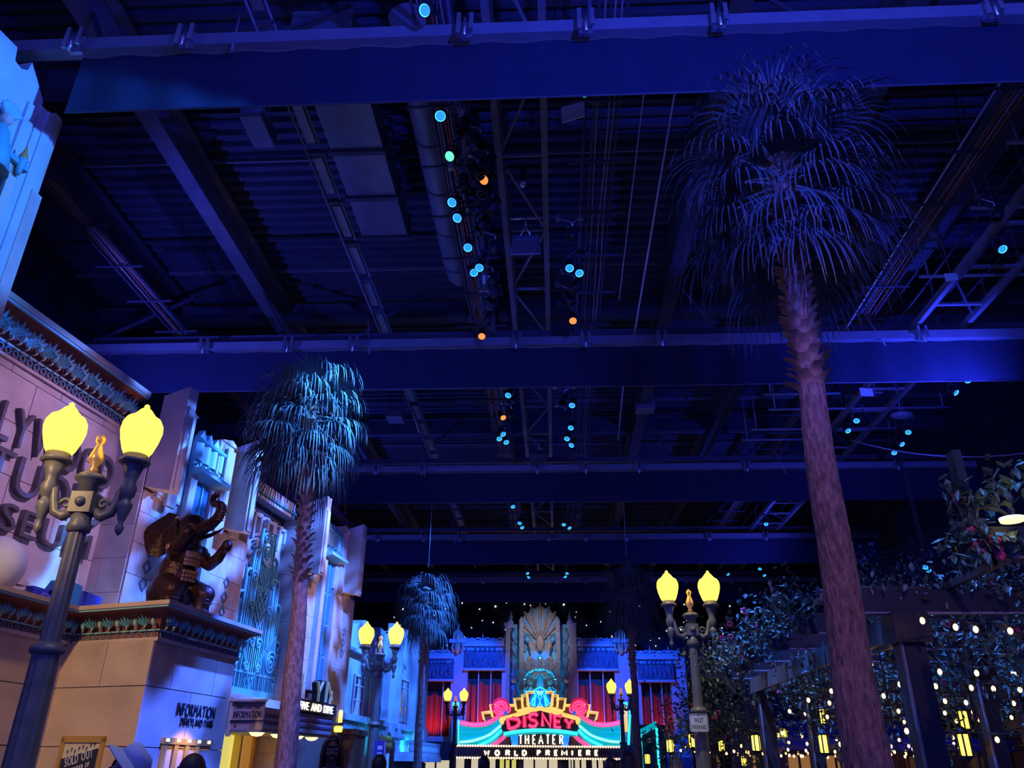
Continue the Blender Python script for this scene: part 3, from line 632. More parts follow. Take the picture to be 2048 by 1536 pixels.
# pylons
def pylon(parent, s0):
    """one bay: fins, pilasters, scalloped panel, long window"""
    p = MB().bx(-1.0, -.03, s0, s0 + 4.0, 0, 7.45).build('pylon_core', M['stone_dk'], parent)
    zs = [2.9, 3.45, 4.0, 4.55, 5.1, 5.65, 6.05]
    blocks(p, (-.03, s0 + .02), (0, 1), 1.15, zs, 2, .03, .010)
    blocks(p, (-.03, s0 + 2.4), (0, 1), 1.6, zs, 3, .03, .010)
    blocks(p, (-1.0, s0), (1, 0), .98, [0, .6, 1.2, 1.8, 2.4, 3.0, 3.6, 4.2, 4.8, 5.4, 6.0, 6.6, 7.2, 7.45], 1, .02, .008)
    for (a, c, top) in ((.28, 1.02, 7.88), (2.05, 2.80, 7.82)):
        MB().bx(-.03, .10, s0 + a, s0 + c, 6.05, top).build('pilaster', M['stone'], parent)
        MB().bx(.10, .17, s0 + a + .22, s0 + c - .22, 5.9, top - .12).build('pilaster_rib', M['stone'], parent)
        MB().prism([(s0 + a - .02, top), (s0 + (a + c) / 2, top + .12), (s0 + c + .02, top)], 'x', -.08, .14).build('pilaster_cap', M['stone'], parent)
    for a in (0, 2.8):                                           # projecting fins with a pointed lower end
        f = MB().add([(0, s0 + a, 6.1), (0, s0 + a + .30, 6.1), (.52, s0 + a + .30, 6.0), (.52, s0 + a, 6.0), (0, s0 + a, 7.92), (0, s0 + a + .30, 7.92), (.52, s0 + a + .30, 8.08), (.52, s0 + a, 8.08)],
                     [(0, 3, 2, 1), (4, 5, 6, 7), (0, 1, 5, 4), (1, 2, 6, 5), (2, 3, 7, 6), (3, 0, 4, 7)])
        f.build('fin', M['stone'], parent)
        MB().bx(.52, .56, s0 + a + .06, s0 + a + .24, 6.05, 7.7).build('fin_rib', M['stone'], parent)
        MB().bx(-.03, .08, s0 + a + .30, s0 + a + .62, 6.0, 7.6).build('fin_return', M['stone'], parent)
    w = MB().bx(-.03, .02, s0 + 1.15, s0 + 2.4, 3.3, 6.7).build('window_recess', M['teal'], parent)
    for (a, c) in ((1.2, 1.42), (2.13, 2.35)):
        MB().bx(.02, .12, s0 + a, s0 + c, 3.3, 6.75).build('window_jamb', M['stone'], w)
    for i in range(4):
        MB().bx(.02, .035, s0 + 1.46, s0 + 2.1, 3.4 + i * .83, 4.17 + i * .83).build('window_pane', M['pane_teal'], w)
    MB().bx(.03, .06, s0 + 1.75, s0 + 1.79, 3.4, 6.7).build('mullion', M['teal'], w)
    sc = MB().bx(-.03, .06, s0 + 1.25, s0 + 2.35, 6.88, 7.5).build('scallop_panel', M['teal_lt'], parent)
    MB().prism([(.0, 6.72), (.32, 6.80), (.32, 6.88), (0, 6.92)], 'y', s0 + 1.2, s0 + 2.4).build('panel_ledge', M['teal_lt'], sc)
    for i in range(4):
        c0 = s0 + 1.38 + i * .27
        MB().grid(lambda u, v: (.06 + .07 * math.sin(math.pi * u), c0 - .135 + .27 * u, 7.1 + .40 * v), 6, 1).build('flute', M['teal_lt'], sc)
        MB().prism([(c0 - .135, 7.5), (c0 - .1, 7.62), (c0, 7.76), (c0 + .1, 7.62), (c0 + .135, 7.5)], 'x', -.03, .10).build('scallop', M['teal_lt'], sc)
    MB().tube([(.12, s0 + 1.25, 7.52), (.12, s0 + 2.35, 7.52)], .045, 8).build('panel_roll', M['teal'], sc)
    for i in range(6):
        MB().tube([(.11 + .04 * math.cos(k), s0 + 1.34 + i * .18, 6.98 + .06 * math.sin(k)) for k in (0, .8, 1.6, 2.4, 3.1)], .02, 5).build('wave', M['teal'], sc)
    # diamond inlay low on the pylon
    for (yc, zc) in ((s0 + .55, 4.75), (s0 + 3.35, 4.75)):
        for k in range(3):
            r = .16 - k * .0; zz = zc + (k - 1) * .3
            MB().prism([(yc - .13, zz), (yc, zz + .14), (yc + .13, zz), (yc, zz - .14), (yc - .13, zz), (yc - .08, zz), (yc, zz - .085), (yc + .08, zz), (yc, zz + .085), (yc - .08, zz)], 'x', 0.0, .012).build('diamond_inlay', M['inlay'], parent)
M['inlay'] = mat('slate_inlay', (.12, .13, .17), .6)
M['pane_teal'] = mat('teal_glass', (.06, .20, .30), .2)
pylon(mus, -.70); pylon(mus, 6.15)
# recess between the pylons: carved fluted screen wall behind the fan grille
rw = MB().bx(-.95, -.62, 3.3, 6.15, 2.7, 7.75).build('recess_wall', M['wall_dk'], mus)
for i in range(7):
    c0 = 3.34 + i * .40
    MB().grid(lambda u, v: (-.62 + .10 * math.sin(math.pi * u), c0 + .38 * u, lerp(5.3 + .5 * math.cos(i * 2.3), 7.2, v)), 6, 1).build('fold', M['plaster'], rw)
MB().bx(-.62, -.35, 3.3, 6.15, 7.45, 7.85).build('recess_cornice', M['plaster'], rw)
MB().bx(-.35, -.30, 3.3, 6.15, 7.55, 7.62).build('cornice_fillet', M['teal'], rw)
for i in range(4):
    y0 = 3.6 + i * .68
    MB().bx(-.56, -.46, y0, y0 + .4, 7.05, 7.13).bx(-.56, -.46, y0, y0 + .09, 6.5, 7.1).bx(-.56, -.46, y0 + .31, y0 + .4, 6.75, 7.1).build('key_motif', M['plaster'], rw)
# fan grille of teal bars
gx = -.30; gc = 4.82
gr = mus_thing('fan_grille', 'tall stepped teal metal fan grille between the stone pylons', 'grille')
tiers = [(.34, 6.72), (.60, 6.2), (.84, 5.7), (1.05, 5.15), (1.30, 4.3)]
prev = 0
def arc_panel(y0, y1, z0, ztop, mirror):
    """panel with curved shoulder outline, vertical bars, sprigs"""
    w = y1 - y0
    out = [(gx, y0, z0), (gx, y0, ztop - w * .35)] + [(gx, y0 + w * (1 - math.cos(a)), ztop - w * .35 + w * .35 * math.sin(a)) for a in (.4, .8, 1.2, 1.57)] + [(gx, y1, z0)]
    if mirror: out = [(x, 2 * gc - y, z) for x, y, z in out]
    MB().tube(out, .042, 6).build('panel_outline', M['grille'], gr)
for (hw, zt) in tiers:
    for s in (False, True):
        if hw > prev + .01 and prev > 0: arc_panel(gc - hw, gc - prev, 3.05, zt, s)
    prev = hw
MB().tube([(gx, gc - .34, 3.05), (gx, gc - .34, 6.75), (gx, gc + .34, 6.75), (gx, gc + .34, 3.05)], .045, 6).build('centre_frame', M['grille'], gr)
for i in range(27):                                              # vertical bars
    y_ = gc - 1.248 + i * .096; d = abs(y_ - gc)
    zt = next((z for h, z in tiers if d <= h), 4.0) - .18
    MB().bx(gx - .014, gx + .014, y_ - .022, y_ + .022, 3.05, zt if d > .26 else 5.9).build('bar', M['grille'], gr)
def spiral(cy, cz, r, turns, flip=1, w=.030, x=gx + .03):
    cy = gc + (cy - gc) * .8; n = int(turns * 12)
    MB().tube([(x, cy + flip * r * (1 - i / (n + 1)) * math.cos(i / n * turns * 2 * math.pi), cz + r * (1 - i / (n + 1)) * math.sin(i / n * turns * 2 * math.pi)) for i in range(n + 1)], w, 5).build('scroll', M['grille'], gr)
for s in (-1, 1):
    spiral(gc + s * 1.12, 3.75, .30, 2.6, s); spiral(gc + s * .2, 6.55, .14, 1.6, s); spiral(gc + s * .62, 5.55, .15, 1.6, s); spiral(gc + s * .25, 5.25, .14, 1.5, s)
    spiral(gc + s * .55, 4.9, .13, 1.5, s); spiral(gc + s * .22, 4.1, .15, 1.5, s); spiral(gc + s * .35, 3.55, .12, 1.4, s)
    for k in range(6): spiral(gc + s * 1.5, 3.25 + k * .17, .075, 1.2, s, .015)
    for k in range(7):                                           # chevron rays from the foot
        MB().bar((gx + .02, gc + s * .05 * k, 3.05 + .12 * k), (gx + .02, gc + s * (.4 + .10 * k), 3.9 + .08 * k), .042).build('ray', M['grille'], gr)
    for k in range(5):
        MB().bar((gx + .02, gc, 4.4 + .22 * k), (gx + .02, gc + s * .26, 4.75 + .22 * k), .04).build('ray', M['grille'], gr)
spiral(gc, 6.2, .2, 2.2, 1)
MB().tube([(gx + .02, gc + .24 * math.cos(a * math.pi / 8), 6.2 + .30 * math.sin(a * math.pi / 8)) for a in range(16)], .025, 6, close=True).build('ring', M['grille'], gr)
MB().bx(gx - .05, gx + .05, gc - 1.32, gc + 1.32, 2.95, 3.10).bx(gx - .03, gx + .03, gc - 1.3, gc + 1.3, 3.42, 3.46).build('bottom_rail', M['grille'], gr)
MB().bx(-1.5, -.02, 3.3, 6.15, 2.72, 2.93).build('grille_ledge', M['plaster'], mus)
spot('cyan_uplight', MO + MN * .85 + MD * 4.8 + V((0, 0, 2.85)), MO + MN * -.4 + MD * 4.85 + V((0, 0, 5.4)), (0.04, .80, 1.0), 2300, 80, .9, .1)
up_ = mus_thing('uplight', 'small black uplight on the canopy below the fan grille', 'uplight')
MB().bx(.74, .96, 4.42, 4.58, 2.62, 2.76).build('case', M['black'], up_)

# ---- lotus cornices
def offs(path, o):
    res = []
    for i, p in enumerate(path):
        p = V(p); ns = []
        for a, c in ((i - 1, i), (i, i + 1)):
            if a >= 0 and c < len(path):
                d = (V(path[c]) - V(path[a])).normalized(); ns.append(V((d.y, -d.x)))
        if len(ns) == 1: res.append(p + ns[0] * o)
        else:
            m = (ns[0] + ns[1]).normalized(); res.append(p + m * (o / max(.3, m.dot(ns[0]))))
    return res
def band(path, prof, name, mt, parent):
    b = MB(); rings = [[(q.x, q.y, z) for q in offs(path, o)] for (o, z) in prof]; n = len(path)
    vs_ = [p for r in rings for p in r]
    b.add(vs_, [(k * n + i, k * n + i + 1, (k + 1) * n + i + 1, (k + 1) * n + i) for k in range(len(rings) - 1) for i in range(n - 1)])
    return b.build(name, mt, parent)
def lotus_mesh():
    b = MB()
    for a in (-38, -20, 0, 20, 38):
        c, s = math.cos(math.radians(a)), math.sin(math.radians(a)); L = .21 if a else .235
        b.add([(-.012 * c, .03, -.012 * -s), (L * .6 * s - .026 * c, .055, L * .6 * c + .026 * s), (L * s, .05, L * c), (L * .6 * s + .026 * c, .055, L * .6 * c - .026 * s), (.012 * c, .03, .0)], [(0, 1, 2, 3, 4)])
        b.add([(L * .6 * s - .026 * c, .055, L * .6 * c + .026 * s), (L * .6 * s, .08, L * .6 * c), (L * s, .05, L * c)], [(0, 1, 2)])
    return b
lot_me = lotus_mesh().mesh('lotus'); lot_me.materials.append(M['teal'])
bud_me = MB().lathe([(.001, .0), (.026, .03), (.030, .07), (.022, .12), (.001, .15)], 8, c=(0, .04, 0)).mesh('lotus_bud'); bud_me.materials.append(M['teal_lt'])
stem_me = MB().tube([(-.02, .035, -.05), (.0, .05, -.02), (.004, .04, .02)], .010, 5).mesh('lotus_stem'); stem_me.materials.append(M['cream'])
bead_me = MB().tube([(.035 * math.cos(a * math.pi / 5), .012, .035 * math.sin(a * math.pi / 5)) for a in range(10)], .010, 4, close=True).mesh('ring_bead'); bead_me.materials.append(M['bead'] if 'bead' in M else M['teal_lt'])
def cornice(parent, path, z0, hgt, proj, step):
    z1 = z0 + hgt
    band(path, [(.0, z0 - .05), (.05, z0 - .05), (.05, z0), (.0, z0)], 'cornice_base', M['stone'], parent)
    bd = band(path, [(.02, z0), (.02, z0 + hgt * .20)], 'bead_band', M['rust'], parent)
    band(path, [(.03, z0 + hgt * .20), (.06, z0 + hgt * .20), (.06, z0 + hgt * .25), (.03, z0 + hgt * .25)], 'lower_fillet', M['teal_lt'], parent)
    cz0, cz1 = z0 + hgt * .25, z0 + hgt * .80
    cv = [(.02 + (proj - .06) * (1 - math.cos(a)), lerp(cz0, cz1, math.sin(a))) for a in [i / 7 * math.pi / 2 for i in range(8)]]
    c_ = band(path, cv, 'cove', M['rust'], parent)
    band(path, [(proj - .05, z0 + hgt * .80), (proj, z0 + hgt * .80), (proj, z0 + hgt * .86), (proj - .03, z0 + hgt * .86)], 'upper_fillet', M['teal_lt'], parent)
    band(path, [(proj - .03, z0 + hgt * .86), (proj + .02, z0 + hgt * .86), (proj + .02, z1), (-.35, z1)], 'fascia', M['stone2'], parent)
    for i in range(len(path) - 1):
        op = offs(path, proj * .22); a, c = op[i], op[i + 1]; d = (c - a); L = d.length; d.normalize(); rz = math.atan2(d.y, d.x)
        n = max(1, int(L / step)); sc = hgt / .42
        for k in range(n):
            for (me, f, dz, nm, s_) in ((lot_me, .25, .36, 'lotus', 1), (bud_me, .75, .36, 'lotus_bud', 1), (stem_me, .25, .33, 'lotus_stem', 1), (stem_me, .75, .34, 'lotus_stem', 1)):
                q = a + d * (L * (k + f) / n)
                tilt = .55 if nm != 'lotus_stem' else .1
                link(nm, me, None, c_, (q.x, q.y, z0 + hgt * dz), (tilt, 0, rz), (sc, -sc, sc * .82))
        op = offs(path, .02); a, c = op[i], op[i + 1]; m = int(L / (step * .42))
        for k in range(m):
            q = a.lerp(c, (k + .5) / m); link('ring_bead', bead_me, None, bd, (q.x, q.y, z0 + hgt * .10), (0, 0, rz), (sc * .9, -sc, sc * .9))
cornice(mus, [(-.70, -5.4), (-.70, -.72)], 7.28, .72, .40, .36)
# ---- lower front: entrance run, booth
PATH = [(.62, -9.2), (.62, -2.42), (2.20, -2.72), (2.20, -.45)]
cornice(mus, PATH, 3.13, .42, .38, .30)
bw = MB().prism([(.57, -9.2), (.57, -2.47), (2.15, -2.67), (2.15, -.50), (-.6, -.50), (-.6, -9.2)], 'z', 0, 3.15).build('booth_wall', M['stone_dk'], mus)
zs = [0, .55, 1.62, 2.35, 3.10]
zs = [0, .75, 1.75, 2.5, 3.1]
blocks(bw, (.59, -9.0), (0, 1), 6.55, zs, 5, .03, .012, unit2_me)
d1 = V((1.58, -.30)).normalized()
blocks(bw, (.60, -2.45), (d1.x, d1.y), 1.645, zs, 1, .03, .012, unit2_me)
blocks(bw, (2.18, -2.77), (0, 1), 2.29, zs, 2, .03, .012, unit2_me)
MB().prism([(.4, -9.2), (.4, -2.3), (2.3, -2.6), (2.3, -.5), (-.6, -.5), (-.6, -9.2)], 'z', 3.45, 3.548).build('terrace', M['stone2'], mus)
dr = MB().bx(.56, .64, -5.6, -4.15, 0, 2.9).build('entrance_opening', M['black'], mus)
MB().bx(.60, .70, -4.18, -4.05, 0, 2.95).build('door_jamb', M['stone2'], dr)
# ---- corner tower nearest the camera
ct = MB().prism([(-9.0, 0), (-5.7, 0), (-5.7, 10.4), (-5.9, 10.62), (-6.08, 10.80), (-6.1, 10.62), (-6.2, 10.54), (-6.33, 10.56), (-6.37, 10.78), (-6.8, 10.75), (-9.0, 10.75)], 'x', -.6, .58).build('corner_tower', M['plaster'], mus)
for i, (a, c, n_, top) in enumerate(((-5.95, -5.78, .06, 10.15), (-5.72, -5.60, .03, 10.3), (-5.60, -5.46, .06, 10.3), (-5.46, -5.34, .02, 10.42), (-5.34, -5.24, -.04, 10.45))):
    MB().bx(-.6, .58 + n_, a, c, 0 if i != 0 else 0, top - (.0 if i < 3 else .0)).build('edge_moulding', M['plaster'] if i < 4 else M['stone'], mus)
MB().bx(-.6, .66, -5.46, -5.27, 0, 8.95).build('edge_step', M['stone'], mus)
p = mloc(18, 345, n=.6)
wf = MB().bx(.58, .72, -8.2, p.y, p.z - 3.2, p.z).build('tower_window', M['plaster'], mus)
MB().bx(.72, .79, -8.2, p.y - .02, p.z - .16, p.z - .02).bx(.72, .79, p.y - .16, p.y - .02, p.z - 3.2, p.z - .02).build('window_frame', M['cream'], wf)
MB().bx(.72, .74, -8.2, p.y - .16, p.z - 3.2, p.z - .16).build('window_pane', M['glass'], wf)
MB().bx(.58, .86, -8.2, p.y + .05, p.z, p.z + .09).build('window_hood', M['teal'], wf)
# plumed wall figure above the window
p = mloc(22, 300, n=.85)
fg = mus_thing('wall_figure', 'plumed teal relief figure above the window at the left edge', 'relief figure')
MB().lathe([(.26, -.42), (.22, -.2), (.15, .05), (.12, .2), (.07, .28), (.055, .33)], 12, c=(p.x - .1, p.y - .15, p.z)).build('robe', M['teal'], fg)
MB().ball((p.x - .08, p.y - .15, p.z + .42), (.085, .08, .10), 12, 8).build('head', M['stone'], fg)
for i in range(7):
    a = math.radians(-55 + i * 18)
    MB().tube([(p.x - .08, p.y - .15 + .06 * math.sin(a), p.z + .48), (p.x - .06, p.y - .15 + .16 * math.sin(a), p.z + .48 + .16 * math.cos(a)), (p.x - .02, p.y - .15 + .21 * math.sin(a), p.z + .48 + .20 * math.cos(a))], [.03, .04, .015], 6).build('plume', M['teal_lt'], fg)
p = mloc(45, 320, n=.85)
fl = mus_thing('torch_ornament', 'small orange flame ornament on the window corner at the left edge', 'ornament')
MB().lathe([(.03, -.25), (.05, -.12), (.07, -.02), (.08, 0)], 10, c=(p.x, p.y, p.z)).build('torch_cup', M['teal'], fl)
MB().lathe([(.06, 0), (.055, .06), (.03, .14), (.004, .26)], 8, c=(p.x, p.y, p.z)).build('flame', M['flame'] if 'flame' in M else M['bronze_hi'], fl)

# ---- lettering helper: every letter a raised solid of its own
def glyph(ch, ext):
    cu = bpy.data.curves.new('glyph', 'FONT'); cu.body = ch; cu.size = 1; cu.extrude = ext; cu.resolution_u = 3
    o = bpy.data.objects.new('glyph', cu); col.objects.link(o)
    me = bpy.data.meshes.new_from_object(o.evaluated_get(bpy.context.evaluated_depsgraph_get()))
    bpy.data.objects.remove(o); bpy.data.curves.remove(cu); return me
GLY = {}
def lettering(text, parent, origin, du, h, width, mt, ext=.03, bold=1.0, name='letter', slant=0.0):
    """letters run along unit vector du (in the parent's frame), cap height h, stretched to the given width"""
    items = []; x = 0
    for ch in text:
        if ch == ' ': x += .45; continue
        if (ch, ext, mt.name) not in GLY:
            me = glyph(ch, ext * 1.0); me.materials.clear(); me.materials.append(mt); GLY[(ch, ext, mt.name)] = me
        me = GLY[(ch, ext, mt.name)]; xs = [v.co.x for v in me.vertices]
        w = max(xs) - min(xs); items.append((me, x - min(xs))); x += w + .12
    sx = width / (x - .12); sz = h / .70
    for me, off in items:
        o = link(name, me, None, parent, (origin[0] + du[0] * off * sx, origin[1] + du[1] * off * sx, origin[2] + slant * off * sx))
        o.rotation_euler = (math.pi / 2, -slant, math.atan2(du[1], du[0])); o.scale = (sx, sz, 1)
sg = mus_thing('wall_lettering', 'raised dark letters reading HOLLYWOOD STUDIO MUSEUM on the tan wall', 'lettering')
lettering('HOLLYWOOD', sg, (-.66, -4.75, 5.98), (0, 1), .62, 3.95, M['letter'], .06)
lettering('STUDIO', sg, (-.66, -4.02, 5.30), (0, 1), .60, 3.25, M['letter'], .06)
lettering('MUSEUM', sg, (-.66, -4.3, 4.72), (0, 1), .42, 3.35, M['letter'], .06)
sg = mus_thing('booth_lettering', 'dark letters reading INFORMATION on the side of the booth', 'lettering')
a = mloc(352, 1430, n=2.22); c = mloc(428, 1440, n=2.22)
lettering('INFORMATION', sg, (2.22, a.y, a.z), (0, 1), .17, (c.y - a.y), M['black'], .006)
a = mloc(360, 1450, n=2.22); c = mloc(424, 1459, n=2.22)
lettering('DISNEYLAND PARIS', sg, (2.22, a.y, a.z), (0, 1), .10, (c.y - a.y), M['black'], .006)

# ---- poster case on the booth front
du = V((d1.x, d1.y)); nn = V((d1.y, -d1.x))
bang = math.atan2(du.y, du.x)
o3 = V((.62, -2.42, 0)) + MO * 0
pc = thing('poster_case', 'framed SOLD OUT poster on the front of the booth', 'poster', tuple(MO + MN * .60 + MD * -2.47), -TH + bang)
pt = -TH
# pc local: x along booth front, y into wall (outward is -y)
MB().bx(.40, .46, -.05, .03, .55, 1.86).bx(1.10, 1.16, -.05, .03, .55, 1.86).bx(.40, 1.16, -.05, .03, 1.80, 1.88).bx(.40, 1.16, -.05, .03, .5, .56).build('frame', M['gold'], pc)
po = MB().bx(.46, 1.10, -.02, .03, .56, 1.80).build('poster', M['poster'], pc) if 'poster' in M else MB().bx(.46, 1.10, -.02, .03, .56, 1.80).build('poster', M['white'], pc)
MB().prism([(.46, .56), (1.10, .56), (1.10, 1.74), (.46, 1.60)], 'y', -.026, -.02).build('poster_band', M['ink'] if 'ink' in M else M['black'], po)
lettering('SOLD OUT', po, (.55, -.028, 1.50), (1, 0), .11, .46, M['white'], .004, slant=.27)
lettering('A WONDER OF', po, (.56, -.028, 1.40), (1, 0), .06, .42, M['white'], .004, slant=.27)
for k in range(9):                                                # little scribbled dancing figures, drawn as strokes
    x0 = .53 + .065 * k; z0 = 1.655 + .012 * k + .02 * math.sin(k * 2.2)
    if x0 > 1.04: continue
    MB().tube([(x0, -.024, z0), (x0 + .012, -.024, z0 + .03), (x0 + .003, -.024, z0 + .055)], .005, 4).tube([(x0 - .014, -.024, z0 + .03), (x0 + .02, -.024, z0 + .045)], .004, 4).build('ink_stroke', M['black'], po)
# ---- ticket window on the booth side
tw = mus_thing('ticket_window', 'gilt framed ticket window with three panes on the booth side', 'window')
y0, y1 = -2.15, -.85
MB().bx(2.10, 2.18, y0, y1, .7, 1.88).build('recess', M['black'], tw)
for k in range(4):
    yy = lerp(y0, y1 - .45, k / 3)
    MB().bx(2.14, 2.24, yy, yy + .10, .7, 1.86).build('mullion', M['gold'], tw)
for k in range(3):
    yy = lerp(y0, y1 - .45, k / 3)
    MB().bx(2.16, 2.19, yy + .10, lerp(y0, y1 - .45, (k + 1) / 3), .7, 1.76).build('pane', M['glass'], tw)
MB().bx(2.12, 2.25, y0 - .03, y1, 1.80, 1.88).build('head_rail', M['gold'], tw)
MB().bx(2.16, 2.2, y1 - .35, y1, .7, 1.80).build('side_panel', M['lit_amber'], tw)
for k in range(5):
    yy = lerp(y0, y1 - .2, k / 4)
    MB().bx(2.20, 2.26, yy + .03, yy + .10, 1.83, 1.87).build('downlight', M['n_white'], tw)

spot('window_fill_light', MO + MN * 2.75 + MD * -1.65 + V((0, 0, 2.15)), MO + MN * 2.2 + MD * -1.65 + V((0, 0, 1.4)), (1.0, .62, .22), 34, 80, .6, .04)  # added fill lamp in front of the window, warms its gilt frame
# ---- terrace ornaments beside the letters: globe and stepped blue ornament
p = mloc(-4, 1112, n=.25)
gl = mus_thing('terrace_globe', 'large smooth globe resting on the museum ledge at the left edge', 'globe')
MB().ball((p.x, p.y, 3.55 + .42), .38, 28, 16).build('sphere', M['plaster'], gl)
MB().lathe([(.22, 3.548), (.2, 3.60), (.14, 3.64)], 20, c=(p.x, p.y, 0)).build('foot', M['rust'], gl)
so = mus_thing('terrace_ornament', 'low stepped deep-blue ornament with rounded tray on the museum ledge', 'ornament')
a = mloc(48, 1165, n=.1); c = mloc(205, 1200, n=.1)
M['navy'] = mat('painted_deep_blue', (.03, .05, .35), .5); M['sea'] = mat('painted_sea_blue', (.03, .20, .38), .5)
for k in range(5):
    MB().bx(-.15 + .03 * k, .30 - .05 * k, a.y + .25 * 0 + .05 * k, c.y - .02 - .03 * k, 3.55 + .07 * k, 3.60 + .07 * k).build('step', M['navy'], so)
MB().tube([(.32, a.y + .02 + .1 * math.sin(t_ * 1.57), 3.60 + .14 * (1 - math.cos(t_ * 1.57))) for t_ in (1, .66, .33, 0)][::-1] + [(.32, lerp(a.y, c.y, .55), 3.60)], .05, 8).build('tray_rim', M['navy'], so)
MB().prism([(lerp(a.y, c.y, .30), 3.88), (lerp(a.y, c.y, .36), 4.05), (lerp(a.y, c.y, .55), 4.02), (lerp(a.y, c.y, .58), 3.72), (lerp(a.y, c.y, .45), 3.70)], 'x', .0, .3).build('sail', M['sea'], so)
MB().prism([(lerp(a.y, c.y, .56), 3.95), (lerp(a.y, c.y, .82), 3.93), (lerp(a.y, c.y, .78), 3.74), (lerp(a.y, c.y, .64), 3.58), (lerp(a.y, c.y, .54), 3.58)], 'x', .05, .34).build('hull', M['navy'], so)
for k in range(3):
    MB().bx(-.45, -.30, a.y - .1, a.y + .55, 3.75 + .1 * k, 3.81 + .1 * k).build('slat', M['stone'], so)
MB().bx(-.45, -.28, a.y - .12, a.y + .57, 3.55, 3.75).build('slat_base', M['stone'], so)
# ------------------------------------------------------------------ elephant statue: one continuous bronze body, grown from overlapping volumes and fused
def fused(name, b, mt, parent, voxel, smooth=6, loc=None):
    me = b.mesh(name); o = bpy.data.objects.new(name, me); col.objects.link(o)
    m = o.modifiers.new('r', 'REMESH'); m.mode = 'VOXEL'; m.voxel_size = voxel; m.use_smooth_shade = True
    m2 = o.modifiers.new('s', 'SMOOTH'); m2.factor = .5; m2.iterations = smooth
    me2 = bpy.data.meshes.new_from_object(o.evaluated_get(bpy.context.evaluated_depsgraph_get()))
    bpy.data.objects.remove(o); me2.name = name; me2.materials.clear()
    return link(name, me2, mt, parent, loc)
el = thing('elephant_statue', 'dark bronze elephant statue sitting upright with raised trunk on the booth roof', 'statue', tuple(MO + MN * 1.74 + MD * -1.85 + V((0, 0, 3.55))), math.radians(-30))
el.scale = (1.06,) * 3
b = MB()
b.ball((-.10, 0, .28), (.27, .31, .28), 20, 12); b.ball((.0, 0, .60), (.27, .28, .36), 20, 12); b.ball((.10, 0, .90), (.22, .27, .26), 20, 12)
b.ball((.14, 0, 1.24), (.26, .215, .26), 20, 12); b.ball((.26, 0, 1.17), (.15, .14, .14), 16, 10); b.ball((.10, 0, 1.36), (.16, .16, .12), 16, 10)
b.ball((.22, 0, 1.04), (.15, .10, .09), 14, 8)
for s in (-1, 1):
    b.tube([(-.02, s * .20, .30), (.18, s * .27, .38), (.36, s * .27, .33)], [.20, .18, .145], 14); b.ball((.37, s * .27, .32), .145, 14, 8)
    b.tube([(.36, s * .27, .33), (.33, s * .27, .15), (.34, s * .27, .02)], [.14, .115, .12], 14); b.ball((.36, s * .27, .05), (.14, .12, .06), 12, 6)
    b.ball((.16, s * .22, .92), (.14, .12, .14), 12, 8)
# near arm raised, far arm stretched lower
b.tube([(.16, -.23, .92), (.30, -.25, .98), (.42, -.26, 1.10)], [.11, .095, .075], 12); b.ball((.45, -.26, 1.13), (.09, .085, .10), 12, 8)
b.tube([(.20, .22, .88), (.38, .25, .76), (.54, .26, .84), (.66, .26, .98)], [.11, .10, .085, .07], 12); b.ball((.70, .26, 1.0), (.075, .08, .10), 12, 8)
tr = [(.30, 0, 1.24), (.44, 0, 1.255), (.60, 0, 1.28), (.72, 0, 1.35), (.775, 0, 1.45), (.75, 0, 1.545), (.66, 0, 1.575), (.57, 0, 1.59), (.525, 0, 1.66), (.56, 0, 1.72), (.63, 0, 1.725)]
b.tube(tr, [.125, .10, .088, .08, .072, .066, .06, .055, .05, .046, .05], 14)
fused('body', b, M['bronze'], el, .020, 4)
for s in (-1, 1):                                               # big ears folded back, wavy
    def ear(u, v, s=s):
        a = -math.pi + 2 * math.pi * u; rr = v
        x = -.15 + .28 * rr * math.cos(a); z_ = 1.20 + .31 * rr * math.sin(a) - (.05 if math.cos(a) < 0 else 0) * rr
        return (x, s * (.215 + .05 * (1 - rr) + .16 * max(0, -math.cos(a)) * rr + .018 * math.sin(a * 5) * rr), z_)
    e_ = MB(); e_.grid(ear, 28, 6); e_.grid(lambda u, v, s=s: (ear(u, v)[0], ear(u, v)[1] - s * .03, ear(u, v)[2]), 28, 6)
    e_.build('ear', M['bronze'], el)
    MB().tube([(.32, s * .09, 1.14), (.48, s * .10, 1.15), (.66, s * .11, 1.19), (.76, s * .11, 1.23)], [.035, .03, .022, .005], 8).build('tusk', M['bronze'], el)
    MB().ball((.27, s * .155, 1.28), .02, 8, 6).build('eye', M['bronze_hi'], el)
    MB().ball((.06, s * .215, 1.40), .03, 10, 6).build('ear_stud', M['bronze_hi'], el)
    MB().lathe([(.001, .02), (.04, .015), (.05, 0)], 12, M=Matrix.Translation((.18, s * .345, .93)) @ Matrix.Rotation(s * -math.pi / 2, 4, 'X')).build('shoulder_boss', M['bronze_hi'], el)
    for k in range(4):
        MB().tube([(.36 + .14 * math.cos(t), s * (.27 + .12 * math.sin(t) * .9), .22 + .05 * k - .03 * math.cos(t)) for t in [-.9 + i * .36 for i in range(6)]], .010, 5).build('leg_fold', M['bronze'], el)
for r in range(9):                                              # beaded chest plate, one plate at a time
    for k in range(5):
        a = (k - 2) * .17; z_ = .50 + r * .055; bulge = .285 + .03 * math.sin(r / 8 * 3.1)
        rad = bulge - .03 * (r > 6)
        if r in (3,): continue
        MB().box((0, 0, 0), (.03, .05 * (1.1 if r > 3 else .7), .045), Matrix.Translation((.02 + rad * math.cos(a) + (.02 if r > 5 else 0), rad * math.sin(a) * 1.05, z_)) @ Matrix.Rotation(a, 4, 'Z')).build('chest_plate', M['bronze_hi'], el)
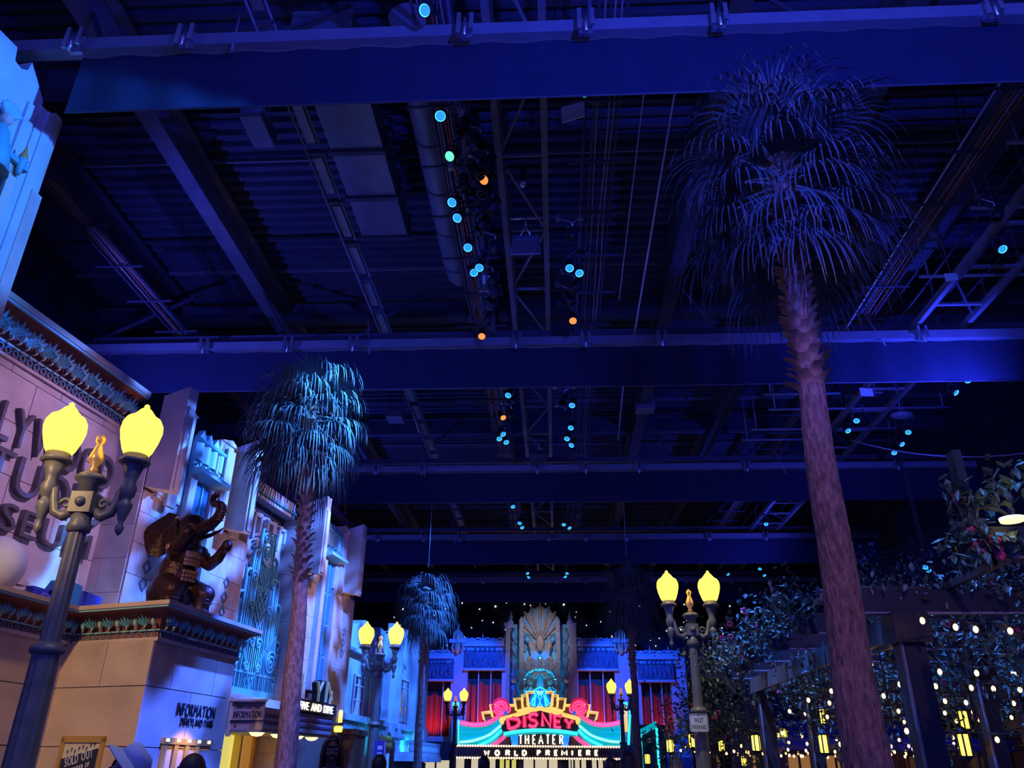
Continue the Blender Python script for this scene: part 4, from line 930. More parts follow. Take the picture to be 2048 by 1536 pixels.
for k in range(7):
    p = V(tr[3]).lerp(V(tr[5]), k / 6); 
    q = [V(tr[3]), V(tr[4]), V(tr[5])]; t_ = k / 6 * 2; p = q[int(min(t_, 1.999))].lerp(q[int(min(t_, 1.999)) + 1], t_ - int(min(t_, 1.999)))
    MB().tube([(p.x + .066 * (1 if k < 6 else .9), .03 * y_, p.z - .03 + .004 * k) for y_ in (-1.6, 0, 1.6)], .016, 5).build('trunk_band', M['bronze_hi'], el)

for (n_, s_, z_, e_) in ((1.45, -.55, 3.62, 110), (1.35, 2.1, 2.75, 110), (.9, 6.5, 2.75, 110), (.9, 8.9, 2.75, 110)):
    spot('amber_fin_uplight', MO + MN * n_ + MD * s_ + V((0, 0, z_)), MO + MN * .25 + MD * s_ + V((0, 0, 6.1)), (1.0, .55, .28), e_, 24, .6, .05)
# ------------------------------------------------------------------ shop under the second pylon
shop = mus_thing('shop_front', 'lit shop entrance with grey canopy reading FIVE AND DIME', 'shop front')
MB().bx(0, 1.0, 3.35, 6.95, 2.24, 2.66).build('canopy', M['canopy'] , shop) if 'canopy' in M else None
cp = MB().bx(-.02, .98, 3.30, 6.90, 2.22, 2.62).build('canopy', M['duct'], shop)
for z_ in (2.33, 2.46): MB().bx(-.02, 1.0, 3.30, 6.92, z_, z_ + .05).build('canopy_stripe', M['plum'], cp)
bd = MB().bx(.70, 1.04, 4.6, 6.92, 2.64, 2.90).build('sign_band', M['black'], shop)
lettering('FIVE AND DIME', bd, (1.05, 4.75, 2.68), (0, 1), .17, 1.95, M['n_white'], .015)
# channel letters standing on the canopy
def chan(y0, pts, w=.11):
    f = MB(); 
    for a, c in zip(pts[:-1], pts[1:]): f.bar((.92, y0 + a[0], 2.9 + a[1]), (.92, y0 + c[0], 2.9 + c[1]), w, .14)
    o = f.build('channel_letter', M['black'], shop)
    g = MB()
    for a, c in zip(pts[:-1], pts[1:]): g.bar((1.0, y0 + a[0], 2.9 + a[1]), (1.0, y0 + c[0], 2.9 + c[1]), w * .6, .02)
    g.build('letter_face', M['chan'], o)
chan(4.35, [(.0, .46), (.02, .28), (.2, .22), (.2, .0)]); chan(4.35, [(.42, .50), (.40, .20), (.2, .22)]); chan(4.85, [(.0, .52), (.0, .02)])
chan(5.75, [(.0, .44), (.1, .2), (.1, .0)]); chan(5.75, [(.30, .46), (.1, .2)]); chan(6.2, [(.12, .50), (.10, .02)]); chan(6.25, [(.12, .46), (.42, .1)]); chan(6.55, [(.05, .30), (.02, .0)])
li = MB().bx(-.85, -.75, 3.30, 6.15, 0, 2.2).build('lit_interior', M['lit_warm'], shop)
MB().bx(-.85, .9, 3.30, 6.9, 2.16, 2.22).build('soffit', M['cream'], shop)
for (y_, z0) in ((3.45, 0), (4.35, 0), (5.3, 0), (6.0, 0)):
    MB().bx(-.70, -.52, y_, y_ + .10, 0, 2.16).build('door_jamb', M['gold'], shop)
MB().bx(-.74, -.6, 5.6, 6.12, 0, 2.16).build('side_pier', M['lit_amber'], shop)
for y_ in (3.75, 4.75, 5.75, 6.6):
    MB().lathe([(.001, -.14), (.10, -.12), (.17, -.05), (.18, 0)], 14, c=(.62, y_, 2.22)).build('bowl_light', M['bowl'], shop)
# wall lantern and sconce
def sconce(loc, lab):
    t = thing('wall_sconce', lab, 'wall lamp', tuple(loc), -TH)
    MB().bx(-.05, .0, -.06, .06, -.3, .3).build('back_plate', M['iron'], t)
    for k in range(4):
        a = math.radians(-60 + k * 40)
        MB().lathe([(.02, -.02), (.026, .05), (.026, .26), (.01, .32)], 6, c=(.06 + .06 * math.cos(a), .09 * math.sin(a), .0)).build('glass_rod', M['lantern'], t)
    MB().lathe([(.05, -.10), (.13, -.06), (.13, -.02), (.08, 0)], 10, c=(.06, 0, 0)).build('bowl', M['iron'], t)
    MB().lathe([(.10, -.24), (.12, -.20), (.12, -.10)], 10, c=(.06, 0, 0)).build('lower_glass', M['lantern'], t)
p = MO + MN * .12 + MD * 9.35 + V((0, 0, 2.62)); sconce(p, 'lit stepped wall sconce right of the shop canopy')
p = MO + MN * .5 + MD * 5.6 + V((0, 0, 1.86)); 
t = thing('wall_lantern', 'lit ribbed lantern on the pier beneath the shop canopy', 'wall lamp', tuple(p), -TH)
for k in range(6):
    a = k * math.pi / 3; MB().lathe([(.02, -.14), (.028, -.1), (.028, .1), (.02, .14)], 6, c=(.08 * math.cos(a), .08 * math.sin(a), 0)).build('glass_rod', M['lantern'], t)
MB().lathe([(.12, .14), (.14, .17), (.06, .22), (.05, .30), (.05, .36)], 10).build('cap', M['iron'], t); MB().lathe([(.001, -.22), (.05, -.16), (.1, -.14)], 10).build('base', M['iron'], t)
# blade sign beside the booth
bs = mus_thing('blade_sign', 'tan projecting sign reading DISNEYLAND PARIS INFORMATION beside the booth', 'sign')
def bl(px, py): return mloc(px, py, s=.5)
x0 = 1.72; x1 = 2.34
MB().bx(x0 - .02, x0 + .04, .47, .53, 1.98, 2.60).build('sign_post', M['cream'], bs)
pn = MB().bx(x0 + .04, x1, .48, .52, 2.08, 2.54).build('sign_panel', M['signtan'], bs)
MB().bx(x0, x1 + .02, .46, .54, 2.53, 2.565).build('top_rail', M['cream'], bs); MB().bx(x0 + .04, x1, .46, .54, 2.22, 2.235).build('lower_rail', M['ink'], bs)
MB().bx(x0 + .04, x1, .455, .48, 2.495, 2.505).build('upper_line', M['ink'], bs)
lettering('DISNEYLAND PARIS', pn, (x0 + .11, .478, 2.42), (1, 0), .05, .44, M['ink'], .004)
lettering('INFORMATION', pn, (x0 + .08, .478, 2.27), (1, 0), .11, .50, M['ink'], .004)
MB().ball((x0 + .14, .478, 2.15), (.025, .006, .03), 8, 6).build('emblem', M['rust'], bs)
MB().bx(1.2, x0, .485, .515, 2.5, 2.53).bx(-.1, 1.2, .485, .515, 2.5, 2.53).build('bracket_arm', M['iron'], bs)

# ------------------------------------------------------------------ blue facade beyond the museum; local x out of the wall, y along it
T2 = math.radians(3.9); O2 = V((-6.5, 25.8, 0))
f2 = thing('blue_facade', 'two-storey stucco facade washed in blue light beyond the museum', 'building', tuple(O2), -T2)
MB().prism([(-.6, 0), (10.6, 0), (10.6, 6.1), (9.9, 6.35), (9.2, 6.2), (8.4, 6.45), (7.6, 6.62), (7.0, 6.3), (5.5, 6.25), (4.2, 5.95), (3.4, 6.05), (2.6, 5.8), (1.5, 6.0), (.6, 5.75), (-.6, 5.5)], 'x', -.9, 0).build('wall', M['plaster'], f2)
for (a, c, top) in ((4.35, 5.2, 6.35), (8.5, 9.15, 6.5), (5.9, 6.05, 6.4), (9.9, 10.6, 6.4)):
    MB().bx(0, .22, a, c, 0, top).build('pier', M['plaster'], f2); MB().bx(0, .30, a - .05, c + .05, 2.5, 2.95).build('pier_band', M['plaster'], f2)
MB().bx(0, .18, -.6, 4.35, 4.82, 4.92).build('string_course', M['plaster'], f2)
for (a, c) in ((-.6, 4.35), (5.2, 10.6)):
    MB().bx(0, .25, a, c, 2.80, 2.98).build('ledge', M['plaster'], f2)
    MB().bx(0, .12, a, c, 2.45, 2.80).build('frieze', M['teal'], f2)
    n = int((c - a) / .22)
    for k in range(n): MB().prism([(a + .22 * k, 2.48), (a + .22 * k + .11, 2.78), (a + .22 * k + .2, 2.48), (a + .22 * k + .11, 2.60)], 'x', .12, .17).build('frieze_leaf', M['n_teal'] if 'n_teal' in M else M['teal_lt'], f2)
for (a, c, z0, z1) in ((.75, 1.75, 3.0, 4.15), (2.55, 3.3, 3.0, 4.3), (6.6, 8.0, 3.1, 4.6)):
    w = MB().bx(.005, .03, a, c, z0, z1).build('window', M['glass'], f2)
    MB().bx(.02, .07, a - .06, a, z0, z1 + .06).bx(.02, .07, c, c + .06, z0, z1 + .06).bx(.02, .07, a - .06, c + .06, z1, z1 + .06).build('window_frame', M['white'], w)
    for zz in (z0 + (z1 - z0) * .38, z1 - .28): MB().bx(.03, .05, a, c, zz, zz + .035).build('glazing_bar', M['white'], w)
    for yy in (a + (c - a) * .33, a + (c - a) * .67): MB().bx(.03, .05, yy, yy + .03, z0, z1).build('glazing_bar', M['white'], w)
    MB().grid(lambda u, v: (.036, lerp(a, c, .5) + (u - .5) * (c - a) * .75 * (1 - .75 * v ** .6), lerp(z0, z1 - .05, v)), 4, 6).build('lace_curtain', M['lace'], w)
for k in range(3):
    MB().tube([(.1, 6.2 + .0 * k, 6.0 - .15 * k), (.1, 6.6, 5.5 - .1 * k), (.1, 6.3 + .3 * k, 5.0)], .04, 6).build('relief_curve', M['plaster'], f2)
bal = MB().bx(0, .9, 5.25, 10.6, 1.92, 2.02).build('balcony_slab', M['plaster'], f2)
MB().bx(.82, .9, 5.25, 10.6, 2.30, 2.40).build('balcony_rail', M['plaster'], f2)
for k in range(22): MB().lathe([(.03, 2.02), (.06, 2.1), (.03, 2.2), (.045, 2.3)], 8, c=(.86, 5.35 + k * .245, 0)).build('baluster', M['plaster'], bal)
MB().bx(.0, .95, 5.2, 10.6, 1.72, 1.92).build('balcony_fascia', M['plaster'], f2)
MB().bx(.0, .3, 5.2, 10.6, 0, 1.7).build('lower_shutter', M['slate'], f2)
for k in range(14): MB().bx(.30, .33, 5.3 + k * .38, 5.35 + k * .38, 0, 1.7).build('shutter_rib', M['slate'], f2)
spot('cyan_frieze_uplight', O2 + V((.85, 7.5, 2.1)), O2 + V((.35, 7.8, 2.7)), (0.02, .60, 1.0), 26, 160, .6, .05)
spot('cyan_frieze_uplight', O2 + V((.75, 2.2, 2.1)), O2 + V((.1, 2.2, 2.7)), (0.02, .60, 1.0), 22, 160, .6, .05)
# tiki-like gate posts in front of the blue facade
for k, (y_, h_, m_, r_) in enumerate(((1.2, 2.55, 'wood_post', .09), (2.9, 2.6, 'wood_post', .10), (3.6, 2.45, 'wood_post', .08))):
    t = thing('spear_post', ['brown pointed timber post left of the gilt drum', 'brown pointed timber post beside the blue banner', 'slim brown pointed timber post right of the blue banner'][k], 'post', tuple(O2 + V((.9, y_, 0))))
    MB().lathe([(r_, 0), (r_, h_ - .45), (r_ * 1.3, h_ - .4), (r_, h_ - .3), (r_ * 1.15, h_ - .2), (.01, h_)], 10).build('shaft', M[m_], t)
    MB().lathe([(r_ * 1.4, 0), (r_ * 1.4, .15), (r_ * 1.1, .2)], 10).build('foot', M[m_], t)
t = thing('drum_column', 'cream banner column with a yellow drum on top', 'column', tuple(O2 + V((.95, 2.0, 0))))
MB().lathe([(.17, 0), (.17, 2.0)], 14).build('shaft', M['cream'], t); MB().lathe([(.17, 2.0), (.22, 2.02), (.22, 2.22), (.2, 2.24), (.22, 2.26), (.22, 2.42), (.17, 2.44)], 14).build('drum', M['drumgold'], t)
t = thing('street_banner', 'narrow blue vertical banner on the second lamp post', 'banner', (-4.55, 22.2, 0))
MB().bx(-.16, .16, -.01, .01, .7, 2.15).build('cloth', M['navy'], t); MB().tube([(-.25, 0, 2.15), (.18, 0, 2.15)], .015, 6).build('rod', M['iron'], t)
MB().bx(.12, .14, -.014, .014, .7, 2.12).build('cloth_edge', M['white'], t)
for k in range(8): MB().bx(-.06, .06, -.013, -.009, .85 + k * .155, .94 + k * .155).build('cloth_mark', M['white'], t)
tag(MB().bx(-6.45, -5.75, 24.3, 25.8, 0, 2.35).bx(-6.45, -5.7, 24.2, 25.9, 2.35, 2.5).build('dark_kiosk', M['wood_post']), 'dark brown panelled kiosk behind the head of the dreadlocked person', 'kiosk')
# ------------------------------------------------------------------ theater at the end of the street
TY = 52.0
th = thing('theater_building', 'blue-lit ornate theater facade with red curtained windows and sunburst crest', 'building', (0, TY, 0))
def TP(px, py): q = at(px, py, Y=TY); return (q.x, q.z)
def TX(px, py=1400): return TP(px, py)[0]
def rect(px0, py0, px1, py1):
    a = TP(px0, py1); c = TP(px1, py0); return a[0], c[0], a[1], c[1]
def tbox(px0, py0, px1, py1, y0, y1, name, m, parent=None):
    x0, x1, z0, z1 = rect(px0, py0, px1, py1)
    return MB().bx(x0, x1, y0, y1, z0, z1).build(name, M[m], parent or th)
def tpoly(pts, y0, y1, name, m, parent=None):
    return MB().prism([TP(*p) for p in pts], 'y', y0, y1).build(name, M[m], parent or th)
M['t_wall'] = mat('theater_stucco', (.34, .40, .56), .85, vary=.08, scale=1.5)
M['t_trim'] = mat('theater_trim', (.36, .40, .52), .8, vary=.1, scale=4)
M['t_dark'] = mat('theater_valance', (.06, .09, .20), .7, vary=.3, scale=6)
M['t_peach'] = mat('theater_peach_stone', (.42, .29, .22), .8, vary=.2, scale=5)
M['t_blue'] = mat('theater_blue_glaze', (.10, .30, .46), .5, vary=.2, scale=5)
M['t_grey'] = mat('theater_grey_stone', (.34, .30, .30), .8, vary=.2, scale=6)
M['board_dk'] = mat('marquee_dark', (.03, .025, .035), .6); M['board_brown'] = mat('marquee_bronze', (.16, .09, .05), .5); M['board_teal'] = mat('marquee_teal_glow', (.02, .34, .38), .6, emit=(.0, .34, .38), es=.95)  # neon spill on the painted teal boards is put in as emission
M['n_bluepanel'] = mat('blue_lit_panel', (.02, .2, .7), .5, emit=(.01, .17, .95), es=.75); M['board_red'] = mat('letter_red', (.5, .02, .06), .5, emit=(.8, .02, .09), es=.6)
zb = -.0
# walls: piers around the window openings
mains = [(900, 933, 1287), (1003, 1018, 1287), (1145, 1158, 1287), (1232, 1262, 1287), (842, 846, 1312), (1262, 1284, 1312), (1345, 1376, 1312)]
for (a, c, top) in mains:
    x0, x1 = TX(a), TX(c); zt = TP(1000, top)[1]
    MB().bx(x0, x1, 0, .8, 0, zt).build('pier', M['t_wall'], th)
M['t_side'] = M['t_wall']
for (a, c, top, wt, sill) in ((931, 1005, 1287, 1300, 1474), (1156, 1234, 1287, 1300, 1474), (844, 902, 1312, 1322, 1474), (1282, 1347, 1312, 1322, 1474)):
    x0, x1 = TX(a), TX(c); zt = TP(1000, top)[1]; zw = TP(1000, wt + 8)[1]; zs_ = TP(1000, sill)[1]
    MB().bx(x0, x1, .05, .8, zw, zt).build('wall_head', M['t_wall'], th); MB().bx(x0, x1, .05, .8, 0, zs_).build('wall_base', M['t_wall'], th)
    MB().bx(x0, x1, .7, .8, zs_, zw).build('window_back', M['black'], th)
    # curtain with swagged top and deep folds
    ph = a * .1
    def cur(u, v, x0=x0, x1=x1, z0=zs_, z1=TP(1000, wt + 66)[1]):
        top = z1 - .28 * abs(math.sin(u * math.pi * 2.5)) ** .6 + .18
        return (lerp(x0, x1, u), .42 + .09 * math.sin(u * 34 + ph) + .05 * math.sin(u * 71), lerp(z0, top, v))
    MB().grid(cur, 60, 4).build('curtain', M['curtain'], th)
    for f in ((.33, .67) if x1 - x0 > 1.9 else (.7,)):
        MB().bx(lerp(x0, x1, f) - .035, lerp(x0, x1, f) + .035, .18, .26, zs_, zw).build('mullion', M['t_trim'], th)
    # carved valance with finials over the window
    zv0 = TP(1000, 1338 if wt == 1300 else 1360)[1]; zv1 = TP(1000, 1306 if wt == 1300 else 1330)[1]; xm = (x0 + x1) / 2
    va = MB().bx(x0 - .1, x1 + .1, -.25, .25, zv0, zv1).build('valance', M['t_dark'], th)
    MB().bx(x0 - .16, x1 + .16, -.32, .2, zv0 - .10, zv0 + .02).build('valance_sill', M['t_trim'], va)
    n = 9
    for k in range(n):
        u = k / (n - 1); hh = .18 + .42 * math.exp(-((u - .5) / .22) ** 2) + (.22 if k in (0, n - 1, 2, 6) else 0)
        xx = lerp(x0 - .05, x1 + .05, u)
        MB().lathe([(.09, zv1 - .02), (.11, zv1 + hh * .3), (.05, zv1 + hh * .55), (.07, zv1 + hh * .7), (.005, zv1 + hh)], 8, c=(xx, -.1, 0)).build('valance_finial', M['t_dark'], va)
    for k in range(7):
        u = (k + .5) / 7; MB().ball((lerp(x0, x1, u), -.26, lerp(zv0, zv1, .45 + .15 * math.cos(k * 2))), (.13, .06, .22), 8, 6).build('carved_leaf', M['t_dark'], va)
# parapets: moulded band, anthemions, scrolls and spikes
anth = MB()
for a in (-60, -30, 0, 30, 60): anth.ball((.13 * math.sin(math.radians(a)), 0, .13 * math.cos(math.radians(a))), (.06, .05, .07), 6, 5)
anth_me = anth.ball((0, 0, .05), .07, 6, 5).mesh('anthemion'); anth_me.materials.append(M['t_trim'])
spk_me = MB().lathe([(.07, 0), (.09, .08), (.04, .16), (.06, .22), (.002, .48)], 8).mesh('parapet_spike'); spk_me.materials.append(M['t_trim'])
wav_me = MB().tube([(-.28, 0, .0), (-.2, 0, .10), (-.05, 0, .15), (.1, 0, .10), (.22, 0, .02), (.3, 0, .0)], [.07, .08, .07, .06, .06, .05], 6).mesh('parapet_scroll'); wav_me.materials.append(M['t_trim'])
for (a, c, y_) in ((918, 1008, 1288), (1152, 1240, 1288), (842, 900, 1313), (1268, 1362, 1313)):
    x0, x1 = TX(a), TX(c); z_ = TP(1000, y_)[1]
    pb = MB().bx(x0, x1, -.22, .8, z_ - .16, z_).bx(x0, x1, -.12, .8, z_ - .42, z_ - .28).build('parapet_band', M['t_trim'], th)
    MB().bx(x0, x1, -.08, .5, z_, z_ + .22).build('parapet', M['t_trim'], th)
    L = x1 - x0; n = max(2, round(L / .62))
    for k in range(n + 1):
        x = x0 + L * k / n
        link(['parapet_spike', 'anthemion'][k % 2], [spk_me, anth_me][k % 2], None, pb, (x, -.05, z_ + .20))
        if k < n:
            link('parapet_scroll', wav_me, None, pb, (x + L / n * .5, -.08, z_ + .20), None, (-1 if k % 2 else 1, 1, 1))
for px in (912, 1246):                                           # corner cartouches
    x = TX(px); z_ = TP(px, 1285)[1]
    ca = MB().bx(x - .55, x + .55, -.3, .8, z_ - .05, z_ + .18).build('corner_cap', M['t_trim'], th)
    MB().prism([(x - .32, z_ + .18), (x - .3, z_ + .55), (x - .12, z_ + .72), (x, z_ + .95), (x + .12, z_ + .72), (x + .3, z_ + .55), (x + .32, z_ + .18)], 'y', -.22, .3).build('corner_crest', M['t_peach'], ca)
    MB().ball((x, -.3, z_ + .3), (.14, .1, .26), 10, 6).ball((x, -.28, z_ - .35), (.2, .14, .4), 10, 6).build('cartouche', M['t_peach'], ca)
    MB().lathe([(.06, z_ + .9), (.08, z_ + 1.0), (.005, z_ + 1.3)], 8, c=(x, 0, 0)).build('corner_spike', M['t_trim'], ca)
    for s in (-1, 1): MB().tube([(x + s * .25, -.3, z_ - .1), (x + s * .36, -.3, z_ - .35), (x + s * .22, -.3, z_ - .6)], .07, 6).build('cartouche_scroll', M['t_peach'], ca)
# central tower
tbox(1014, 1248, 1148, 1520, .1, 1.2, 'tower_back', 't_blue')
for s in (-1, 1):
    def mx(px): return 1080.5 + s * (px - 1080.5)
    def mbox(p0, y0, p1, y1, d0, d1, name, m):
        a, c = sorted((mx(p0), mx(p1))); return tbox(a, y0, c, y1, d0, d1, name, m)
    mbox(1140, 1252, 1152, 1520, -.35, .3, 'outer_pilaster', 't_grey'); mbox(1131, 1262, 1138, 1520, -.25, .3, 'fluted_strip', 't_grey')
    MB().bx(*sorted((TX(mx(1138.5)), TX(mx(1140.5)))), -.2, .3, 0, TP(1080, 1262)[1]).build('dark_reveal', M['t_dark'], th)
    for (w, y0, y1, d) in ((14, 1248, 1251, -.55), (13, 1251, 1254, -.45), (11, 1254, 1258, -.4)):
        mbox(1139 - 6, y0, 1139 + w, y1, d, .4, 'tower_cornice', 't_trim')
    tpoly([(mx(1133), 1248), (mx(1135), 1243), (mx(1139), 1238), (mx(1143), 1243), (mx(1147), 1248)], -.4, .3, 'cornice_crest', 't_trim')
    x, z_ = TP(mx(1139), 1238); MB().lathe([(.08, 0), (.13, .12), (.05, .25), (.09, .34), (.004, .62)], 8, c=(x, -.05, z_)).build('urn_finial', M['t_trim'], th)
    # tall inner obelisk pillars with a bright front edge
    x0, x1 = sorted((TX(mx(1113)), TX(mx(1122)))); zt = TP(1080, 1238)[1]
    MB().prism([(x0, 0), (x1, 0), (x1, zt - .15), ((x0 + x1) / 2, zt + .05), (x0, zt - .15)], 'y', -.7, -.2).build('obelisk', M['t_grey'], th)
    for k in range(9):
        MB().bx(x0 - .01, x1 + .01, -.715, -.7, 2.8 + k * .75, 2.815 + k * .75).build('obelisk_joint', M['t_dark'], th)
    # curling plumes and volutes between the pillars
    for (cx_, cy_, r_, m_) in ((1098, 1322, 7, 't_peach'), (1106, 1332, 6, 't_grey'), (1091, 1334, 6, 't_grey'), (1104, 1340, 5, 't_peach'), (1090, 1352, 6, 't_peach'), (1103, 1365, 6, 't_peach'), (1106, 1378, 7, 't_grey'), (1131, 1362, 5, 't_peach'), (1094, 1330, 5, 't_blue')):
        c0 = TP(mx(cx_), cy_); rr = r_ / 33.0
        MB().tube([(c0[0] - s * rr * (1 - i / 22) * math.cos(i * .62), -.5 - .01 * i, c0[1] + rr * (1 - i / 22) * math.sin(i * .62)) for i in range(18)], [.12 - .004 * i for i in range(18)], 7).build('volute', M[m_], th)
    for k in range(5):                                           # blue feather fins outside the obelisk
        a0 = TP(mx(1128), 1392 - k * 26); a1 = TP(mx(1134), 1375 - k * 26); a2 = TP(mx(1131), 1362 - k * 26)
        MB().tube([(a0[0], -.3, a0[1]), (a1[0], -.35, a1[1]), (a2[0], -.3, a2[1])], [.14, .16, .05], 8).build('feather_fin', M['t_blue'], th)
    for (p0, p1, w, m_) in (((1088, 1300), (1083, 1345), .20, 't_grey'), ((1093, 1290), (1090, 1325), .24, 't_grey'), ((1098, 1275), (1094, 1312), .18, 't_peach'), ((1108, 1272), (1098, 1290), .22, 't_blue'), ((1090, 1360), (1088, 1395), .16, 't_peach')):
        a0 = TP(mx(p0[0]), p0[1]); a1 = TP(mx(p1[0]), p1[1]); mid = ((a0[0] + a1[0]) / 2 + s * .1, -.55, (a0[1] + a1[1]) / 2)
        MB().tube([(a0[0], -.45, a0[1]), mid, (a1[0], -.5, a1[1])], [w * .6, w, w * .5], 8).build('palmette', M[m_], th)
    # diagonal rays left and right of the head
    for k in range(4):
        a0 = TP(mx(1092 + 4 * k), 1300 - 4 * k); a1 = TP(mx(1110), 1275 + 9 * k)
        MB().bar((a0[0], -.3, a0[1]), (a1[0], -.3, a1[1]), .10).build('ray', M['t_peach'], th)
    # blue eyes-like glazed bands and fan over the arch
    tpoly([(mx(1082), 1312), (mx(1088), 1306), (mx(1098), 1304), (mx(1098), 1318), (mx(1089), 1324)], -.75, -.4, 'glazed_wing', 'n_bluepanel')
arch = MB().tube([(TP(1080.5 + 31 * math.cos(a), 1362 - 22 * math.sin(a))[0], -.6, TP(1080.5, 1362 - 22 * math.sin(a))[1]) for a in [math.pi * i / 14 for i in range(15)]], .12, 8).build('beaded_arch', M['t_blue'], th)
for i in range(13):
    a = math.pi * (i + .5) / 13
    MB().ball((TP(1080.5 + 31 * math.cos(a), 1400)[0], -.72, TP(1080.5, 1362 - 22 * math.sin(a))[1]), (.11, .06, .07), 6, 5).build('arch_bead', M['teal_lt'], arch)
# fan crest
zc = TP(1080, 1275)[1]; xc = TX(1080.5, 1275)
for i in range(9):
    a = math.radians(-64 + i * 16); L = 1.85 - abs(i - 4) * .10
    c, s_ = math.cos(a), math.sin(a); y_ = -.1 - (.06 if i % 2 else 0)
    MB().prism([(xc + .35 * s_ - .10 * c, zc + .35 * c + .10 * s_), (xc + L * s_ - .24 * c, zc + L * c + .24 * s_), (xc + (L + .1) * s_, zc + (L + .1) * c), (xc + L * s_ + .24 * c, zc + L * c - .24 * s_), (xc + .35 * s_ + .10 * c, zc + .35 * c - .10 * s_)], 'y', y_, .35).build('fan_panel', M['t_blue'] if i % 2 else M['t_peach'], th)
for (a, L) in ((-33, 1.85), (-17, 1.95), (0, 2.2), (17, 1.95), (33, 1.85), (-52, 1.5), (52, 1.5)):
    a = math.radians(a)
    MB().tube([(xc + .2 * math.sin(a), -.3, zc - .3 + .2 * math.cos(a)), (xc + L * math.sin(a), -.3, zc + L * math.cos(a))], [.06, .10], 6).build('fan_rod', M['t_peach'], th)
MB().ball((xc, -.45, TP(1080, 1288)[1]), (.28, .25, .5), 12, 8).build('crest_boss', M['t_peach'], th)
MB().tube([(xc - .3, -.5, TP(1080, 1318)[1]), (xc + .3, -.5, TP(1080, 1318)[1])], .05, 6).build('crest_bar', M['n_cyan'], th)
# lower doors under the marquee
zd = TP(1080, 1516)[1]
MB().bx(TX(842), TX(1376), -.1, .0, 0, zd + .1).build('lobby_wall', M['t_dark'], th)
for (a, c, m_) in ((850, 935, 'lit_white'), (945, 995, 'lit_white'), (1042, 1122, 'lit_white'), (1133, 1170, 'lit_white'), (1178, 1215, 'lit_white'), (1000, 1035, 'lit_warm')):
    d = MB().bx(TX(a), TX(c), -.14, -.1, .1, zd - .05).build('lobby_door', M[m_], th)
    for f in (0, .33, .66, 1): MB().bx(lerp(TX(a), TX(c), f) - .05, lerp(TX(a), TX(c), f) + .05, -.22, -.14, .1, zd).build('door_stile', M['black'], d)

# ------------------------------------------------------------------ neon marquee (drawn in sign units, centre x = 970)
MQ = 50.6
mq = thing('neon_marquee', 'neon theater marquee with pink scrolls, teal swags and gold gable', 'marquee', (0, MQ, 0))
def Q(cx, cy): q = at(900 + cx / 5.39, 1360 + cy / 5.39, Y=MQ); return (q.x, q.z)
def neon(pts, m, r=.045, y=-.1, parent=None, name='neon_tube', n=6, mir=False, close=False):
    res = None
    for s in ((0, 1) if mir else (0,)):
        pp = [Q(1940 - p[0] if s else p[0], p[1]) for p in pts]
        res = MB().tube([(x, y, z) for x, z in pp], r, n, close=close).build(name, M[m], parent or mq)
    return res
def board(pts, m, y0=-.05, y1=.1, name='sign_board', mir=False, parent=None):
    for s in ((0, 1) if mir else (0,)):
        MB().prism([Q(1940 - p[0] if s else p[0], p[1]) for p in pts], 'y', y0, y1).build(name, M[m], parent or mq)
def smooth(pts, k=5):
    out = []
    P_ = [V((*p, 0)) for p in pts]
    for i in range(len(P_) - 1):
        p0 = P_[max(i - 1, 0)]; p1 = P_[i]; p2 = P_[i + 1]; p3 = P_[min(i + 2, len(P_) - 1)]
        for j in range(k):
            t = j / k; q = .5 * ((2 * p1) + (p2 - p0) * t + (2 * p0 - 5 * p1 + 4 * p2 - p3) * t * t + (3 * p1 - p0 - 3 * p2 + p3) * t ** 3); out.append((q.x, q.y))
    out.append(pts[-1]); return out
# name band and bulbs
nb = MB()
x0, z0 = Q(20, 845); x1, z1 = Q(1850, 720)
nb.bx(x0, x1, -.25, 1.6, z0, z1); nbo = nb.build('name_band', M['board_dk'], mq)
MB().bx(x0 - 1.9, x0, .1, 1.6, z0 - .1, z1 + .2).bx(x1, x1 + 1.6, .1, 1.6, z0 - .1, z1 + .2).build('side_canopy', M['board_dk'], mq)
bulb_me = MB().ball((0, 0, 0), .062, 8, 5).mesh('bulb'); bulb_me.materials.append(M['bulb'])
for k in range(64):
    for zz in (z1 - .02, z0 + .04):
        link('bulb', bulb_me, None, nbo, (lerp(x0 + .1, x1 - .1, (k + .5) / 64), -.28, zz))
